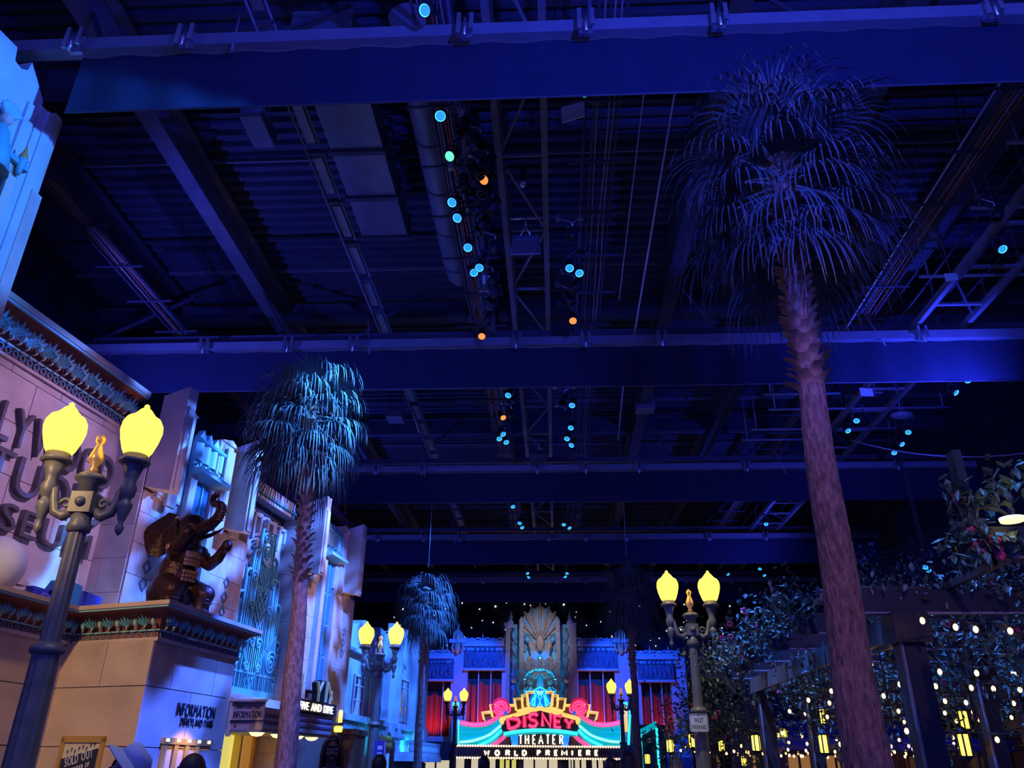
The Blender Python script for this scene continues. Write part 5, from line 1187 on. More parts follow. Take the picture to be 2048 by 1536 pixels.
# stroke alphabet
F = {'A': [[(0, 0), (.5, 1), (1, 0)], [(.2, .35), (.8, .35)]], 'D': [[(0, 0), (0, 1), (.5, 1), (.9, .8), (1, .5), (.9, .2), (.5, 0), (0, 0)]],
     'E': [[(1, 1), (0, 1), (0, 0), (1, 0)], [(0, .5), (.8, .5)]], 'H': [[(0, 0), (0, 1)], [(1, 0), (1, 1)], [(0, .5), (1, .5)]], 'I': [[(.5, 0), (.5, 1)]],
     'L': [[(0, 1), (0, 0), (1, 0)]], 'M': [[(0, 0), (0, 1), (.5, .3), (1, 1), (1, 0)]], 'N': [[(0, 0), (0, 1), (1, 0), (1, 1)]],
     'O': [[(.5 + .5 * math.cos(i * .4833), .5 + .5 * math.sin(i * .4833)) for i in range(14)]], 'P': [[(0, 0), (0, 1), (.7, 1), (1, .8), (.7, .55), (0, .55)]],
     'R': [[(0, 0), (0, 1), (.7, 1), (1, .8), (.7, .55), (0, .55)], [(.5, .55), (1, 0)]], 'S': [[(1, .82), (.75, 1), (.25, 1), (0, .78), (.25, .55), (.75, .45), (1, .22), (.75, 0), (.25, 0), (0, .18)]],
     'T': [[(0, 1), (1, 1)], [(.5, 0), (.5, 1)]], 'V': [[(0, 1), (.5, 0), (1, 1)]], 'W': [[(0, 1), (.25, 0), (.5, .8), (.75, 0), (1, 1)]], 'Y': [[(0, 1), (.5, .5), (1, 1)], [(.5, .5), (.5, 0)]]}
def strokes(ch, q, m, r, y, parent=None, name='letter'):
    """q = four sign-unit corners: bl, br, tr, tl"""
    b = MB()
    for st in F[ch]:
        pp = []
        for (u, v) in st:
            bx_ = lerp(q[0][0], q[1][0], u); by_ = lerp(q[0][1], q[1][1], u); tx_ = lerp(q[3][0], q[2][0], u); ty_ = lerp(q[3][1], q[2][1], u)
            pp.append(Q(lerp(bx_, tx_, v), lerp(by_, ty_, v)))
        b.tube([(x, y, z) for x, z in pp], r, 6)
    return b.build(name, M[m], parent or mq)
xs_ = {'WORLD': [(372, 428), (487, 537), (603, 648), (697, 737), (781, 826)], 'PREMIERE': [(940, 978), (1033, 1076), (1124, 1160), (1202, 1262), (1310, 1322), (1384, 1418), (1468, 1508), (1558, 1592)]}
for w, lst in xs_.items():
    for ch, (a, c) in zip(w, lst): strokes(ch, [(a + 5, 812), (c - 3, 812), (c - 3, 762), (a + 5, 762)], 'n_white', .055, -.30, nbo)
# backing boards
board([(345, 445), (345, 345), (440, 335), (430, 265), (520, 255), (640, 262), (700, 262), (690, 200), (770, 192), (775, 160), (825, 155), (828, 125), (970, 118), (970, 720), (600, 720), (560, 560), (560, 420)], 'board_brown', .05, .3, mir=True)
board([(110, 440), (300, 480), (450, 440), (560, 400), (580, 560), (440, 715), (110, 715)], 'board_teal', -.02, .2, 'swag_panel', mir=True)
for k in range(4):
    neon(smooth([(112, 520 + 50 * k), (300, 525 + 45 * k), (450, 490 + 40 * k), (560, 430 + 30 * k)]), 'board_teal', .10, -.02, name='swag_fold', mir=True)
board([(560, 430), (970, 315), (1380, 420), (1390, 560), (970, 540), (555, 560)], 'board_dk', -.12, .15, 'name_board')
board([(650, 575), (1290, 575), (1300, 715), (640, 715)], 'board_dk', -.06, .15, 'lower_board')
# gold stepped rays
for pts in ([(365, 430), (345, 350), (440, 340)], [(455, 400), (430, 270), (500, 262)], [(640, 270), (690, 268)], [(710, 330), (690, 200), (770, 196), (780, 300)], [(778, 210), (772, 165), (826, 160), (835, 280)], [(842, 270), (825, 130), (905, 126)]):
    neon(pts, 'n_gold', .050, -.12, mir=True)
    neon([(x + 14, y + 16) for x, y in pts], 'n_gold', .030, -.08, mir=True)
# gable
for dy, r_ in ((0, .075), (22, .06)):
    neon([(555, 415 + dy), (970, 298 + dy), (1385, 412 + dy)], 'n_gold', r_, -.22)
neon([(725, 335), (870, 290)], 'n_gold', .06, -.18, mir=True); neon([(735, 350), (900, 298)], 'n_gold', .05, -.18, mir=True)
neon(smooth([(555, 412), (543, 440), (560, 458), (578, 445), (570, 470), (552, 478)], 3), 'n_gold', .06, -.22, mir=True)
# pink scrolls and swag edges
def scroll_pts(): return [(548 - (82 * (1 - i / 42)) * math.cos(.4 + i * .42), 295 + (82 * (1 - i / 42)) * math.sin(.4 + i * .42)) for i in range(38)]
neon(scroll_pts(), 'n_pink', .058, -.2, mir=True)
neon([(548 + 86 * math.cos(i * .4), 293 + 88 * math.sin(i * .4)) for i in range(16)], 'board_red', .09, -.12, mir=True, name='scroll_disc', close=True)
board([(548 + 84 * math.cos(i * .4), 293 + 86 * math.sin(i * .4)) for i in range(16)], 'board_red', -.1, .1, 'scroll_face', mir=True)
sw = smooth([(110, 445), (240, 468), (370, 462), (470, 420), (545, 365), (640, 345), (645, 290)])
neon(sw, 'n_pink', .055, -.18, mir=True); neon([(x, y + 28) for x, y in sw[:22]], 'n_pink', .055, -.16, mir=True)
neon(smooth([(110, 670), (250, 655), (420, 595), (550, 492)]), 'n_cyan_w', .07, -.18, mir=True)
neon(smooth([(300, 712), (450, 640), (560, 540)]), 'n_cyan', .08, -.18, mir=True)
neon(smooth([(430, 712), (520, 655), (592, 592)]), 'n_pink', .06, -.18, mir=True); neon(smooth([(470, 714), (550, 660), (604, 606)]), 'n_pink', .06, -.18, mir=True)
neon([(95, 430), (95, 715)], 'n_cyan', .06, -.15, mir=True)
neon(smooth([(582, 585), (760, 556), (970, 545), (1180, 556), (1375, 583)]), 'n_cyan', .11, -.28); neon(smooth([(590, 600), (760, 574), (970, 563), (1180, 574), (1368, 598)]), 'board_teal', .10, -.22)
# blue knobs and columns
for k in range(4): neon([(655 + 24 * k, 580), (680 + 13 * k, 715)], 'n_blue', .055, -.16, mir=True)
board([(645, 575), (735, 575), (735, 715), (680, 715)], 'n_bluepanel', -.1, .1, 'blue_column', mir=True)
board([(580, 345), (615, 330), (620, 375), (590, 385)], 'n_bluepanel', -.3, -.1, 'blue_knob', mir=True)
# blue plaque
board([(918, 112), (970, 82), (1026, 112), (1028, 290), (914, 290)], 'n_bluepanel', -.2, .1, 'plaque')
neon([(914, 288), (916, 110), (970, 80), (1028, 110), (1030, 288)], 'n_cyan', .045, -.25)
board([(914, 290), (870, 280), (850, 230), (880, 150), (914, 150)], 'n_bluepanel', -.15, .1, 'plaque_wing', mir=True)
for (dx, dy) in ((-62, -50), (-50, -100), (-24, -140)):
    neon([(905, 285), (970 + dx * 1.55 - 10, 285 + dy * .6), (970 + dx * 1.35, 285 + dy), (912, 200)], 'n_cyan', .03, -.22, mir=True)
neon([(970, 155), (992, 185), (970, 215), (948, 185)], 'n_cyan', .04, -.27, close=True)
neon([(932, 120), (958, 165)], 'n_cyan_w', .04, -.27, mir=True); neon([(970, 215), (970, 250), (945, 288)], 'n_cyan', .04, -.27, mir=True); neon([(952, 118), (970, 150)], 'n_cyan_w', .035, -.27, mir=True)
# the big name: red bodies with pink tubes
BIG = {'D': [(640, 528), (750, 505), (752, 410), (622, 425)], 'I': [(790, 512), (820, 512), (822, 390), (785, 390)], 'S': [(850, 505), (940, 500), (945, 368), (855, 372)], 'N': [(1000, 500), (1085, 508), (1085, 365), (992, 362)], 'E': [(1130, 508), (1195, 515), (1205, 398), (1128, 385)], 'Y': [(1258, 522), (1300, 525), (1322, 438), (1240, 425)]}
for ch, q in BIG.items():
    o = strokes(ch, q, 'board_red', .145, -.22); 
    cx_ = sum(p[0] for p in q) / 4; cy_ = sum(p[1] for p in q) / 4
    strokes(ch, [(cx_ + (p[0] - cx_) * 1.06, cy_ + (p[1] - cy_) * 1.06) for p in q], 'n_pink', .05, -.37, o, 'neon_tube'); strokes(ch, [(cx_ + (p[0] - cx_) * .86, cy_ + (p[1] - cy_) * .9) for p in q], 'n_pink', .035, -.36, o, 'neon_tube')
tx_ = [(748, 778), (815, 848), (895, 922), (958, 1002), (1040, 1070), (1110, 1136), (1185, 1216)]
for ch, (a, c) in zip('THEATER', tx_): strokes(ch, [(a, 690), (c, 690), (c, 596), (a, 596)], 'n_white', .045, -.2)
# side towers of the marquee: gold neon fin and cyan strip
for (px, s) in ((848, 1), (1252, -1)):
    pass
neon([(-430, 460), (-420, 540), (-350, 560), (-350, 720)], 'n_gold', .05, .3); neon([(-410, 460), (-400, 525), (-330, 545), (-330, 720)], 'n_gold', .04, .3)
neon([(1880, 310), (1880, 560)], 'n_gold', .06, -.1); neon([(1905, 310), (1905, 560)], 'n_gold', .05, -.1); neon([(1940, 330), (1925, 700)], 'n_cyan', .07, -.05)
for cx_ in (60, 1885):                                          # cyan capped fins beside the far lamps
    board([(cx_ - 35, 240), (cx_ + 30, 240), (cx_ + 30, 300), (cx_ + 40, 720), (cx_ - 50, 720), (cx_ - 45, 300)], 't_wall', .25, .5, 'side_fin')
    neon([(cx_ - 30, 300), (cx_ - 30, 245), (cx_ + 25, 245), (cx_ + 25, 300)], 'n_cyan', .07, .15); neon([(cx_ - 5, 270), (cx_ - 5, 340)], 'n_gold', .04, .15); neon([(cx_ + 10, 270), (cx_ + 10, 340)], 'n_gold', .04, .15)
# uplights hidden on the canopy roof: red on curtains, cyan on the tower foot
for (x, c_, e_, tz) in ((TX(968), (1.0, .10, .06), 260, 6.0), (TX(1195), (1.0, .10, .06), 260, 6.0), (TX(868), (1.0, .12, .06), 160, 5.0), (TX(1320), (1.0, .12, .06), 90, 5.0), (TX(1055), (.03, .6, 1.0), 1000, 8.0), (TX(1106), (.03, .6, 1.0), 1000, 8.0)):
    spot('canopy_uplight', (x, 51.2, 3.0), (x, 52.3, tz), c_, e_, 100, .8, .1)
# ------------------------------------------------------------------ pergola with vines and lights on the right
pg = thing('pergola', 'black timber pergola with shaped rafter tails beside the tall palm', 'pergola', (0, 0, 0))
for (x, y_, w) in ((3.67, 8.78, .24), (3.72, 15.4, .22), (4.56, 15.5, .19), (5.9, 12.0, .20), (8.2, 8.78, .24), (8.2, 15.4, .22)):
    MB().bx(x - w / 2, x + w / 2, y_ - w / 2, y_ + w / 2, 0, 2.78).build('post', M['wood_dk'], pg)
    MB().bx(x - w / 2 - .01, x - w / 2 + .012, y_ - w / 2 - .012, y_ - w / 2 + .02, 0, 2.78).build('post_edge', M['steel'], pg)
    MB().bx(x - w / 2 - .06, x + w / 2 + .06, y_ - w / 2 - .06, y_ + w / 2 + .06, 2.74, 3.04).build('post_cap', M['wood_dk'], pg)
for x in (3.58, 3.78, 8.1, 8.3):
    MB().bx(x - .035, x + .035, 8.66, 15.7, 2.80, 3.04).build('beam', M['wood_grey'], pg)
tail = [(0, .0), (.10, -.02), (.22, .02), (.30, .10), (.36, .12)]
for i, y_ in enumerate((6.35, 8.8, 10.2, 11.6, 13.0, 14.3, 15.6)):
    x0 = 3.22 if i == 0 else 2.90
    MB().prism([(x0, 3.28), (x0, 3.22), (x0 + .06, 3.15), (x0 + .05, 3.09), (x0 + .16, 3.03), (x0 + .3, 3.05), (9.2, 3.05), (9.2, 3.30), (x0 + .1, 3.30)], 'y', y_ - .05, y_ + .05).build('rafter', M['wood_dk'], pg)
    MB().bx(x0 + .3, 9.2, y_ - .055, y_ - .045, 3.045, 3.065).build('rafter_edge', M['steel'], pg)
for x in (3.1, 4.2, 5.0, 5.8, 6.6, 7.4, 8.2):
    MB().bx(x - .03, x + .03, 6.3 if x > 3.2 else 8.75, 15.7, 3.30, 3.37).build('batten', M['wood_dk'], pg)
MB().bx(3.30, 3.37, 6.3, 6.42, 3.28, 3.95).build('corner_upright', M['wood_dk'], pg)
for (px, py) in ((2025, 1043), (2010, 1068)):
    p = at(px, py, Z=3.30)
    tag(MB().lathe([(.001, 0), (.085, 0), (.09, .03)], 14, c=tuple(p)).build('downlight', M['bowl']), 'flat yellow downlight under the nearest pergola rafters' if py == 1043 else 'second flat yellow downlight lower under the nearest rafters', 'downlight')
# ---- leaves
def leaf_verts(L, w):
    return [(0, 0, 0), (-w / 2, L * .38, .0), (0, L * .42, -.12 * L), (w / 2, L * .38, .0), (-w * .3, L * .72, -.02 * L), (w * .3, L * .72, -.02 * L), (0, L, -.08 * L), (0, L * .7, -.13 * L)], [(0, 2, 1), (0, 3, 2), (1, 2, 7, 4), (2, 3, 5, 7), (4, 7, 6), (7, 5, 6)]
def rot_any(R):
    return Matrix.Rotation(R.uniform(0, 6.28), 4, 'Z') @ Matrix.Rotation(R.uniform(-1.5, .7), 4, 'X') @ Matrix.Rotation(R.uniform(-.8, .8), 4, 'Y')
def foliage(centres, n, spread, size, seed):
    R = random.Random(seed); b = MB()
    for _ in range(n):
        c = V(R.choice(centres)); g = V((R.gauss(0, spread[0]), R.gauss(0, spread[1]), R.gauss(0, spread[2])))
        s_ = size * R.uniform(.6, 1.25); vs_, fs = leaf_verts(s_, s_ * .55)
        b.add(vs_, fs, False, Matrix.Translation(c + g) @ rot_any(R))
    return b
def vine(label, centres, n, spread, size, seed, stems=(), flowers=0, name='climbing_vine', near=False):
    t = thing(name, label, 'vine' if name == 'climbing_vine' else 'tree')
    if name == 'climbing_vine' and not near:
        centres = [kk(c) for c in centres]; stems = [[(p[0] * .83, p[1] * .83, p[2] if p[2] < .1 else kk(p)[2]) for p in st] for st in stems]; size *= .9; spread = tuple(q * .85 for q in spread)
    tag(foliage(centres, n, spread, size, seed).build('foliage', M['leaf'], t), None, None, None, 'stuff')
    R = random.Random(seed + 1)
    for st in stems: MB().tube(st, [.035] + [.02] * (len(st) - 1), 6).build('stem', M['stem'], t)
    for _ in range(flowers):
        c = V(R.choice(centres)) + V((R.gauss(0, spread[0]), R.gauss(0, spread[1]), R.gauss(0, spread[2])))
        f = MB()
        for a in range(5): f.ball((c.x + .03 * math.cos(a * 1.257), c.y, c.z + .03 * math.sin(a * 1.257)), (.028, .015, .028), 6, 4)
        f.build('flower', M['flower'], t)
    return t
K = .83
def kk(p): return tuple(CAM + (V(p) - CAM) * K)
def line(a, c, n): return [tuple(V(a).lerp(V(c), i / (n - 1))) for i in range(n)]
vine('dense leafy vine over the far left pergola corner, behind the right lamp', line((3.0, 19.5, 2.5), (4.6, 18.5, 3.3), 6) + line((2.5, 20.3, 2.1), (3.6, 19.5, 2.6), 5) + line((3.2, 17, 3.65), (3.6, 19, 3.4), 5) + line((2.9, 20, 2.9), (3.6, 19, 3.5), 4), 2300, (.33, .3, .26), .115, 3, [[(4.25, 18.6, 0), (4.2, 18.5, 2), (3.6, 18.8, 3.2), (2.8, 19.6, 2.8)]], 10, near=True)
vine('leafy vine trailing along the pergola beam left of the tall palm', line((3.25, 11.2, 3.62), (3.4, 17.2, 3.55), 10) + line((4.4, 14, 3.2), (4.9, 18, 3.0), 7), 1700, (.22, .3, .18), .10, 4, [[(4.0, 18.5, 3.3), (3.7, 15, 3.65), (3.5, 11.2, 3.62)]], 10)
vine('dense leafy vine mass hanging inside the pergola behind the corner post', line((5.3, 16.5, 3.0), (9.0, 16.2, 3.4), 9) + line((5.4, 17.5, 2.5), (8.8, 17.5, 2.7), 8) + line((6.2, 14.2, 3.5), (8.0, 13.0, 3.5), 5), 3600, (.42, .45, .30), .115, 6, [[(6.75, 14.1, 0), (6.7, 14.1, 2.8), (6.2, 14.2, 3.4)]], 12)
vine('leafy vine hanging from the front rafter right of the corner post', line((4.5, 8.85, 3.38), (6.0, 8.85, 3.42), 5) + line((4.95, 8.95, 3.2), (5.05, 9.1, 2.6), 4) + line((3.9, 10.0, 3.1), (5.8, 10.1, 3.05), 5), 1450, (.22, .2, .16), .10, 8, [[(8.2, 8.9, 2.9), (6.5, 8.9, 3.36), (4.6, 8.85, 3.36)]], 8, near=True)
vine('pointed vine growing over the top of the front rafter near the palm', line((3.1, 8.95, 3.36), (4.5, 8.9, 3.36), 5), 300, (.2, .12, .07), .09, 9, [[(3.1, 8.9, 3.33), (4.5, 8.9, 3.34)]], 2, near=True)
vine('vine leaves low around the trellis gate', line((3.0, 21, 2.4), (4.9, 20.6, 2.4), 6) + line((4.6, 21, 1.6), (5.0, 21, 2.2), 3), 900, (.28, .25, .25), .10, 10, [[(4.9, 20.9, 0), (4.9, 20.9, 2.4), (3.2, 21, 2.5)]], 5)
for k, (px, py, yy, n_, lab) in enumerate(((1560, 1240, 23, 900, 'dark slender tree top beyond the pergola, leftmost'), (1735, 1180, 21, 700, 'dark pointed tree top just right of the tall palm trunk'), (1850, 1185, 21, 600, 'dark tree top behind the front rafter at right'))):
    p = at(px, py, Y=yy)
    vine(lab, [(p.x, yy, p.z + .45), (p.x + .1, yy, p.z), (p.x - .15, yy, p.z - .5), (p.x + .2, yy, p.z - .9), (p.x - .3, yy, p.z - 1.2)], n_, (.28 + .1 * (k == 0), .3, .35), .13, 30 + k, [[(p.x, yy, 0), (p.x, yy, 2), (p.x, yy, p.z)]], 0, 'slender_tree')
# near vine: every leaf is its own piece
nv = thing('climbing_vine', 'near vine with large pointed leaves and pink flowers at the right edge', 'vine')
lm = []
for k in range(3):
    vs_, fs = leaf_verts(.125, (.075, .085, .06)[k]); me = MB().add(vs_, fs).mesh('leaf'); me.materials.append(M['leaf']); lm.append(me)
R = random.Random(77)
cent = [at(px, py, Y=6.3 + dy) for (px, py, dy) in ((1905, 985, 0), (1925, 1000, 0), (1945, 1030, .1), (1920, 1040, 0), (1905, 1085, 0), (1925, 1090, 0), (1915, 1110, 0), (1960, 990, .1), (1990, 960, .2), (2020, 935, .2), (2040, 915, .3), (2000, 990, .3), (1985, 1015, .2), (2030, 990, .3), (2035, 960, .3), (1960, 945, .2), (1950, 1060, 0), (2000, 1085, 0), (2030, 1095, 0), (2045, 1085, .1), (1965, 1080, 0))]
for k in range(290):
    c = R.choice(cent if k % 2 else cent[:8] + cent[16:]) + V((R.gauss(0, .065), R.gauss(-.05, .06), R.gauss(0, .06)))
    s_ = R.uniform(.6, 1.1)
    link('leaf', R.choice(lm), None, nv, c, rot_any(R).to_euler(), (s_,) * 3)
MB().tube([(3.75, 6.35, 3.30), (3.55, 6.3, 3.44), (3.35, 6.3, 3.46), (3.25, 6.3, 3.38), (3.18, 6.25, 3.2)], [.016, .013, .011, .009, .006], 6).tube([(3.55, 6.3, 3.44), (3.6, 6.4, 3.7), (3.75, 6.5, 3.85)], .010, 6).tube([(3.3, 6.3, 3.42), (3.25, 6.3, 3.6)], .008, 6).build('stem', M['stem'], nv)
for (px, py) in ((1955, 1085), (1968, 1095), (1945, 1065), (1995, 1098), (2000, 1110), (1990, 1080), (1915, 998)):
    p = at(px, py, Y=6.25); f = MB()
    for a in range(5): f.ball((p.x + .028 * math.cos(a * 1.257), p.y, p.z + .028 * math.sin(a * 1.257)), (.027, .014, .027), 6, 4)
    f.build('flower', M['flower'], nv)

# ---- string lights: each string one thing, each bulb a part
bul_me = MB().ball((0, 0, -.035), (.026, .026, .034), 8, 5).mesh('bulb'); bul_me.materials.append(M['fairy'])
soc_me = MB().lathe([(.014, .0), (.016, .03), (.008, .04)], 6).mesh('socket'); soc_me.materials.append(M['black'])
STR = [(9.9, 4.2, 8.4, 3.28, .14, 11), (11.6, 4.2, 9.0, 3.0, .2, 12), (12.9, 4.2, 9.0, 2.92, .2, 12), (14.3, 4.3, 9.5, 2.85, .2, 12), (15.8, 4.3, 9.5, 2.8, .2, 12), (17.4, 4.3, 10, 2.72, .2, 12), (19.6, 4.5, 10, 2.45, .2, 14), (21.0, 4.6, 10.5, 2.35, .2, 14), (22.5, 4.6, 10.5, 2.2, .15, 16), (24.0, 4.6, 11, 2.1, .15, 18), (25.5, 3.0, 11, 2.15, .15, 20), (27.0, 3.4, 11, 2.3, .2, 20), (12.2, 4.6, 9.0, 2.15, .12, 10), (14.8, 4.6, 9.4, 2.05, .1, 12)]
for k, (yy, x0, x1, z_, sag, n_) in enumerate(STR):
    yy, x0, x1, z_, sag = yy * K, x0 * K, x1 * K, 1.55 + (z_ - 1.55) * K, sag * K
    t = thing('string_light', f'string of small warm bulbs under the pergola, {NUM[k]} of the strings', 'string lights', (0, yy, 0), group='warm string lights by the pergola')
    pt = lambda u: (lerp(x0, x1, u), .25 * math.sin(u * 7 + k), z_ - sag * (1 - (2 * u - 1) ** 2))
    MB().tube([pt(i / 16) for i in range(17)], .008, 5).build('cord', M['black'], t)
    for i in range(n_):
        p = pt((i + .5 + rnd.uniform(-.2, .2)) / n_)
        b_ = link('bulb', bul_me, None, t, (p[0], p[1], p[2] - .03)); link('socket', soc_me, None, b_, (0, 0, 0))
    for u in (0, 1):
        p = pt(u); MB().tube([p, (p[0], p[1], 3.07)], .008, 5).build('drop_cord', M['black'], t)
# ---- yellow cage lanterns
def lantern():
    t = bpy.data.objects.new('cage_lantern', None); col.objects.link(t)
    MB().lathe([(.055, -.12), (.07, -.10), (.07, .10), (.055, .12)], 8).build('glass', M['lantern'], t)
    for a in range(6): MB().bx(-.008, .008, -.008, .008, -.13, .13, Matrix.Translation((.078 * math.cos(a * 1.047), .078 * math.sin(a * 1.047), 0))).build('cage_bar', M['black'], t)
    MB().lathe([(.09, .12), (.095, .14), (.04, .19), (.012, .21)], 10).build('cap', M['black'], t); MB().lathe([(.001, -.19), (.05, -.15), (.085, -.13), (.085, -.12)], 10).build('base', M['black'], t)
    return t
ln0 = lantern()
LN = [(1930, 1490, 12.5, 1.15, 'large cage lantern right of the corner post'), (1648, 1488, 14.5, 1.1, 'cage lantern behind the tall palm trunk'), (1512, 1486, 19.5, 1.3, 'cage lantern beside the far pergola post'), (1385, 1482, 21.5, 1.25, 'cage lantern just left of the valet lamp post'), (1340, 1492, 22, 1.15, 'cage lantern left of the valet sign, above the door'), (1443, 1492, 21.5, .95, 'small cage lantern in the trellis gate'), (1488, 1522, 22, .9, 'low cage lantern right of the trellis gate'), (1295, 1518, 30, 1.2, 'far cage lantern inside the cyan frame'), (1928, 1440, 17, 1.3, 'square lantern on the right post under the strings'), (1620, 1430, 19.5, 1.0, 'upper lantern left of the tall palm trunk'), (1646, 1433, 19.5, 1.2, 'upper lantern close to the tall palm trunk'), (1568, 1470, 26, 1.3, 'far small lantern between pergola posts, right'), (1556, 1477, 26, 1.2, 'far small lantern between pergola posts, left')]
for k, (px, py, yy, s_, lab) in enumerate(LN):
    o = ln0 if k == 0 else copy_tree(ln0); s_ *= K; yy *= K; o.location = at(px, py, Y=yy); o.scale = (s_,) * 3; tag(o, lab, 'lantern', 'yellow cage lanterns')
    if k in (4, 7): MB().tube([(0, 0, -.16), (0, 0, -o.location.z / s_)], .03, 6).build('post', M['black'], o)
    else: MB().tube([(0, 0, .2), (0, 0, (3.07 - o.location.z) / s_)], .006, 4).build('chain', M['black'], o)

# ---- trellis gate, far cyan frame, blue awning, brick house
tg_ = thing('trellis_gate', 'dark square lattice gate with a heavy lintel behind the valet sign', 'gate', (4.3, 21.0, 0))
for x in (-.62, .5): MB().bx(x - .08, x + .08, -.08, .08, 0, 2.75).build('gate_post', M['wood_dk'], tg_)
MB().bx(-.85, .75, -.12, .12, 2.45, 2.95).build('lintel', M['wood_dk'], tg_)
for k in range(6): MB().bx(-.55 + k * .19, -.52 + k * .19, -.02, .02, .1, 2.45).build('lattice_bar', M['wood_dk'], tg_)
for k in range(12): MB().bx(-.56, .45, -.02, .02, .15 + k * .19, .18 + k * .19).build('lattice_bar', M['wood_dk'], tg_)
cf = thing('cyan_frame', 'tall dark doorway outlined in cyan neon right of the marquee', 'doorway', (5.0, 36.0, 0))
p0 = at(1281, 1470, Y=36); p1 = at(1313, 1455, Y=36); 
MB().bx(p0.x - 5, p1.x - 5 + .35, .05, .3, 0, p1.z + .1).build('door_panel', M['wall_dk'], cf)
MB().tube([(p0.x - 5, 0, 0), (p0.x - 5, 0, p0.z), (p1.x - 5, 0, p1.z), (p1.x - 5, 0, 0)], .05, 6).build('neon_tube', M['n_cyan'], cf)
MB().prism([(p0.x - 5, p0.z), (p1.x - 5, p1.z), (p1.x - 5, p1.z + .25), (p0.x - 5, p0.z + .22)], 'y', -.05, .1).build('lintel', M['board_teal'], cf)
MB().bx(p0.x - 4.8, p1.x - 5.15, .0, .05, .9, 2.1).build('sign_panel', M['slate'], cf)
hs = thing('brick_house', 'dark brick house with porch behind the pergola at the right edge', 'house', (0, 0, 0))
MB().bx(11.2, 11.8, 9, 40, 0, 4.6).build('wall', M['bricktex'], hs)
MB().bx(10.9, 11.3, 8.5, 40, 2.45, 2.75).build('porch_fascia', M['cream'], hs); MB().bx(9.6, 11.3, 8.5, 40, 2.70, 2.80).build('porch_roof', M['wall_dk'], hs)
MB().bx(6.0, 11.2, 30, 30.4, 0, 2.9).build('cross_wall', M['bricktex'], hs)
MB().bx(10.2, 11.6, 20, 21.2, 4.2, 5.6).build('chimney', M['bricktex'], hs)
for k in range(5):
    w = MB().bx(11.14, 11.2, 11 + k * 4, 12.6 + k * 4, 1.0, 2.3).build('window', M['glass'], hs); MB().bx(11.10, 11.16, 11 + k * 4 - .08, 12.6 + k * 4 + .08, 2.3, 2.4).bx(11.10, 11.16, 11.75 + k * 4, 11.85 + k * 4, 1.0, 2.3).build('window_frame', M['cream'], w)
for k in range(4):
    w = MB().bx(6.6 + k * 1.2, 7.3 + k * 1.2, 29.94, 30.0, .9, 2.0).build('window', M['lit_amber'], hs); MB().bx(6.92 + k * 1.2, 6.98 + k * 1.2, 29.9, 29.95, .9, 2.0).build('window_frame', M['black'], w)
ar = MB().bx(9.6, 10.0, 14.0, 14.2, 0, .2).build('arch_footing', M['bricktex'], hs)
for k in range(13):
    a = math.pi * (.5 + .5 * k / 12)
    MB().box((0, 0, 0), (.22, .2, .10), Matrix.Translation((9.2 + 1.5 * math.cos(a) + .9, 14.1, .55 + 1.25 * math.sin(a))) @ Matrix.Rotation(-a, 4, 'Y')).build('arch_brick', M['brick_warm'], hs)
aw = thing('blue_awning', 'long blue fabric awning under the string lights', 'awning', (0, 0, 0))
MB().grid(lambda u, v: (lerp(5.2, 11, u), lerp(21.5, 23.5, v), lerp(2.25, 2.75, v) + .02 * math.sin(u * 60)), 40, 3).build('fabric', M['awn'], aw)
MB().bx(5.2, 11, 21.45, 21.5, 2.0, 2.27).build('skirt', M['awn'], aw)
for x in (5.3, 8.0, 10.9): MB().tube([(x, 21.55, 0), (x, 21.55, 2.25)], .03, 6).build('pole', M['black'], aw)
for i, x in enumerate((6.3, 8.6)):
    t = thing('patio_heater', ['slim grey patio heater left of the two inside the pergola', 'slim grey patio heater right of the two inside the pergola'][i], 'heater', (x, 19.8, 0))
    MB().lathe([(.22, 0), (.22, .5), (.04, .55), (.035, 1.75)], 12).build('column', M['steel_dk'], t); MB().lathe([(.05, 1.72), (.10, 1.78), (.10, 1.98)], 12).build('burner', M['steel'], t); MB().lathe([(.35, 1.98), (.30, 2.05), (.02, 2.12)], 16).build('reflector', M['steel'], t)

# ---- valet sign on the lamp post
p = at(1398, 1446, Y=15.86)
vsn = thing('valet_sign', 'white rectangular sign reading VALET PARKING on the lamp post', 'sign', tuple(p), .02)
o_ = []
for (sx, sz, q0) in ((1, 1, 0), (-1, 1, 90), (-1, -1, 180), (1, -1, 270)):
    for a in range(4): q = math.radians(q0 + a * 30); o_.append((sx * .13 + .04 * math.cos(q), sz * .12 + .04 * math.sin(q)))
pl = MB().prism(o_, 'y', 0, .012).build('plate', M['sign_white'], vsn)
MB().tube([(x * .93, -.003, z_ * .93) for x, z_ in o_], .0045, 4, close=True).build('border_line', M['ink'], pl)
lettering('VALET', pl, (-.085, -.002, .015), (1, 0), .075, .17, M['ink'], .002); lettering('PARKING', pl, (-.125, -.002, -.105), (1, 0), .075, .25, M['ink'], .002)
MB().ball((0, -.004, .135), .007, 6, 4).build('bolt', M['ink'], pl); MB().ball((0, -.004, -.135), .007, 6, 4).build('bolt', M['ink'], pl)
MB().bx(-.03, .03, .01, .12, -.1, .1).build('bracket', M['iron'], vsn)
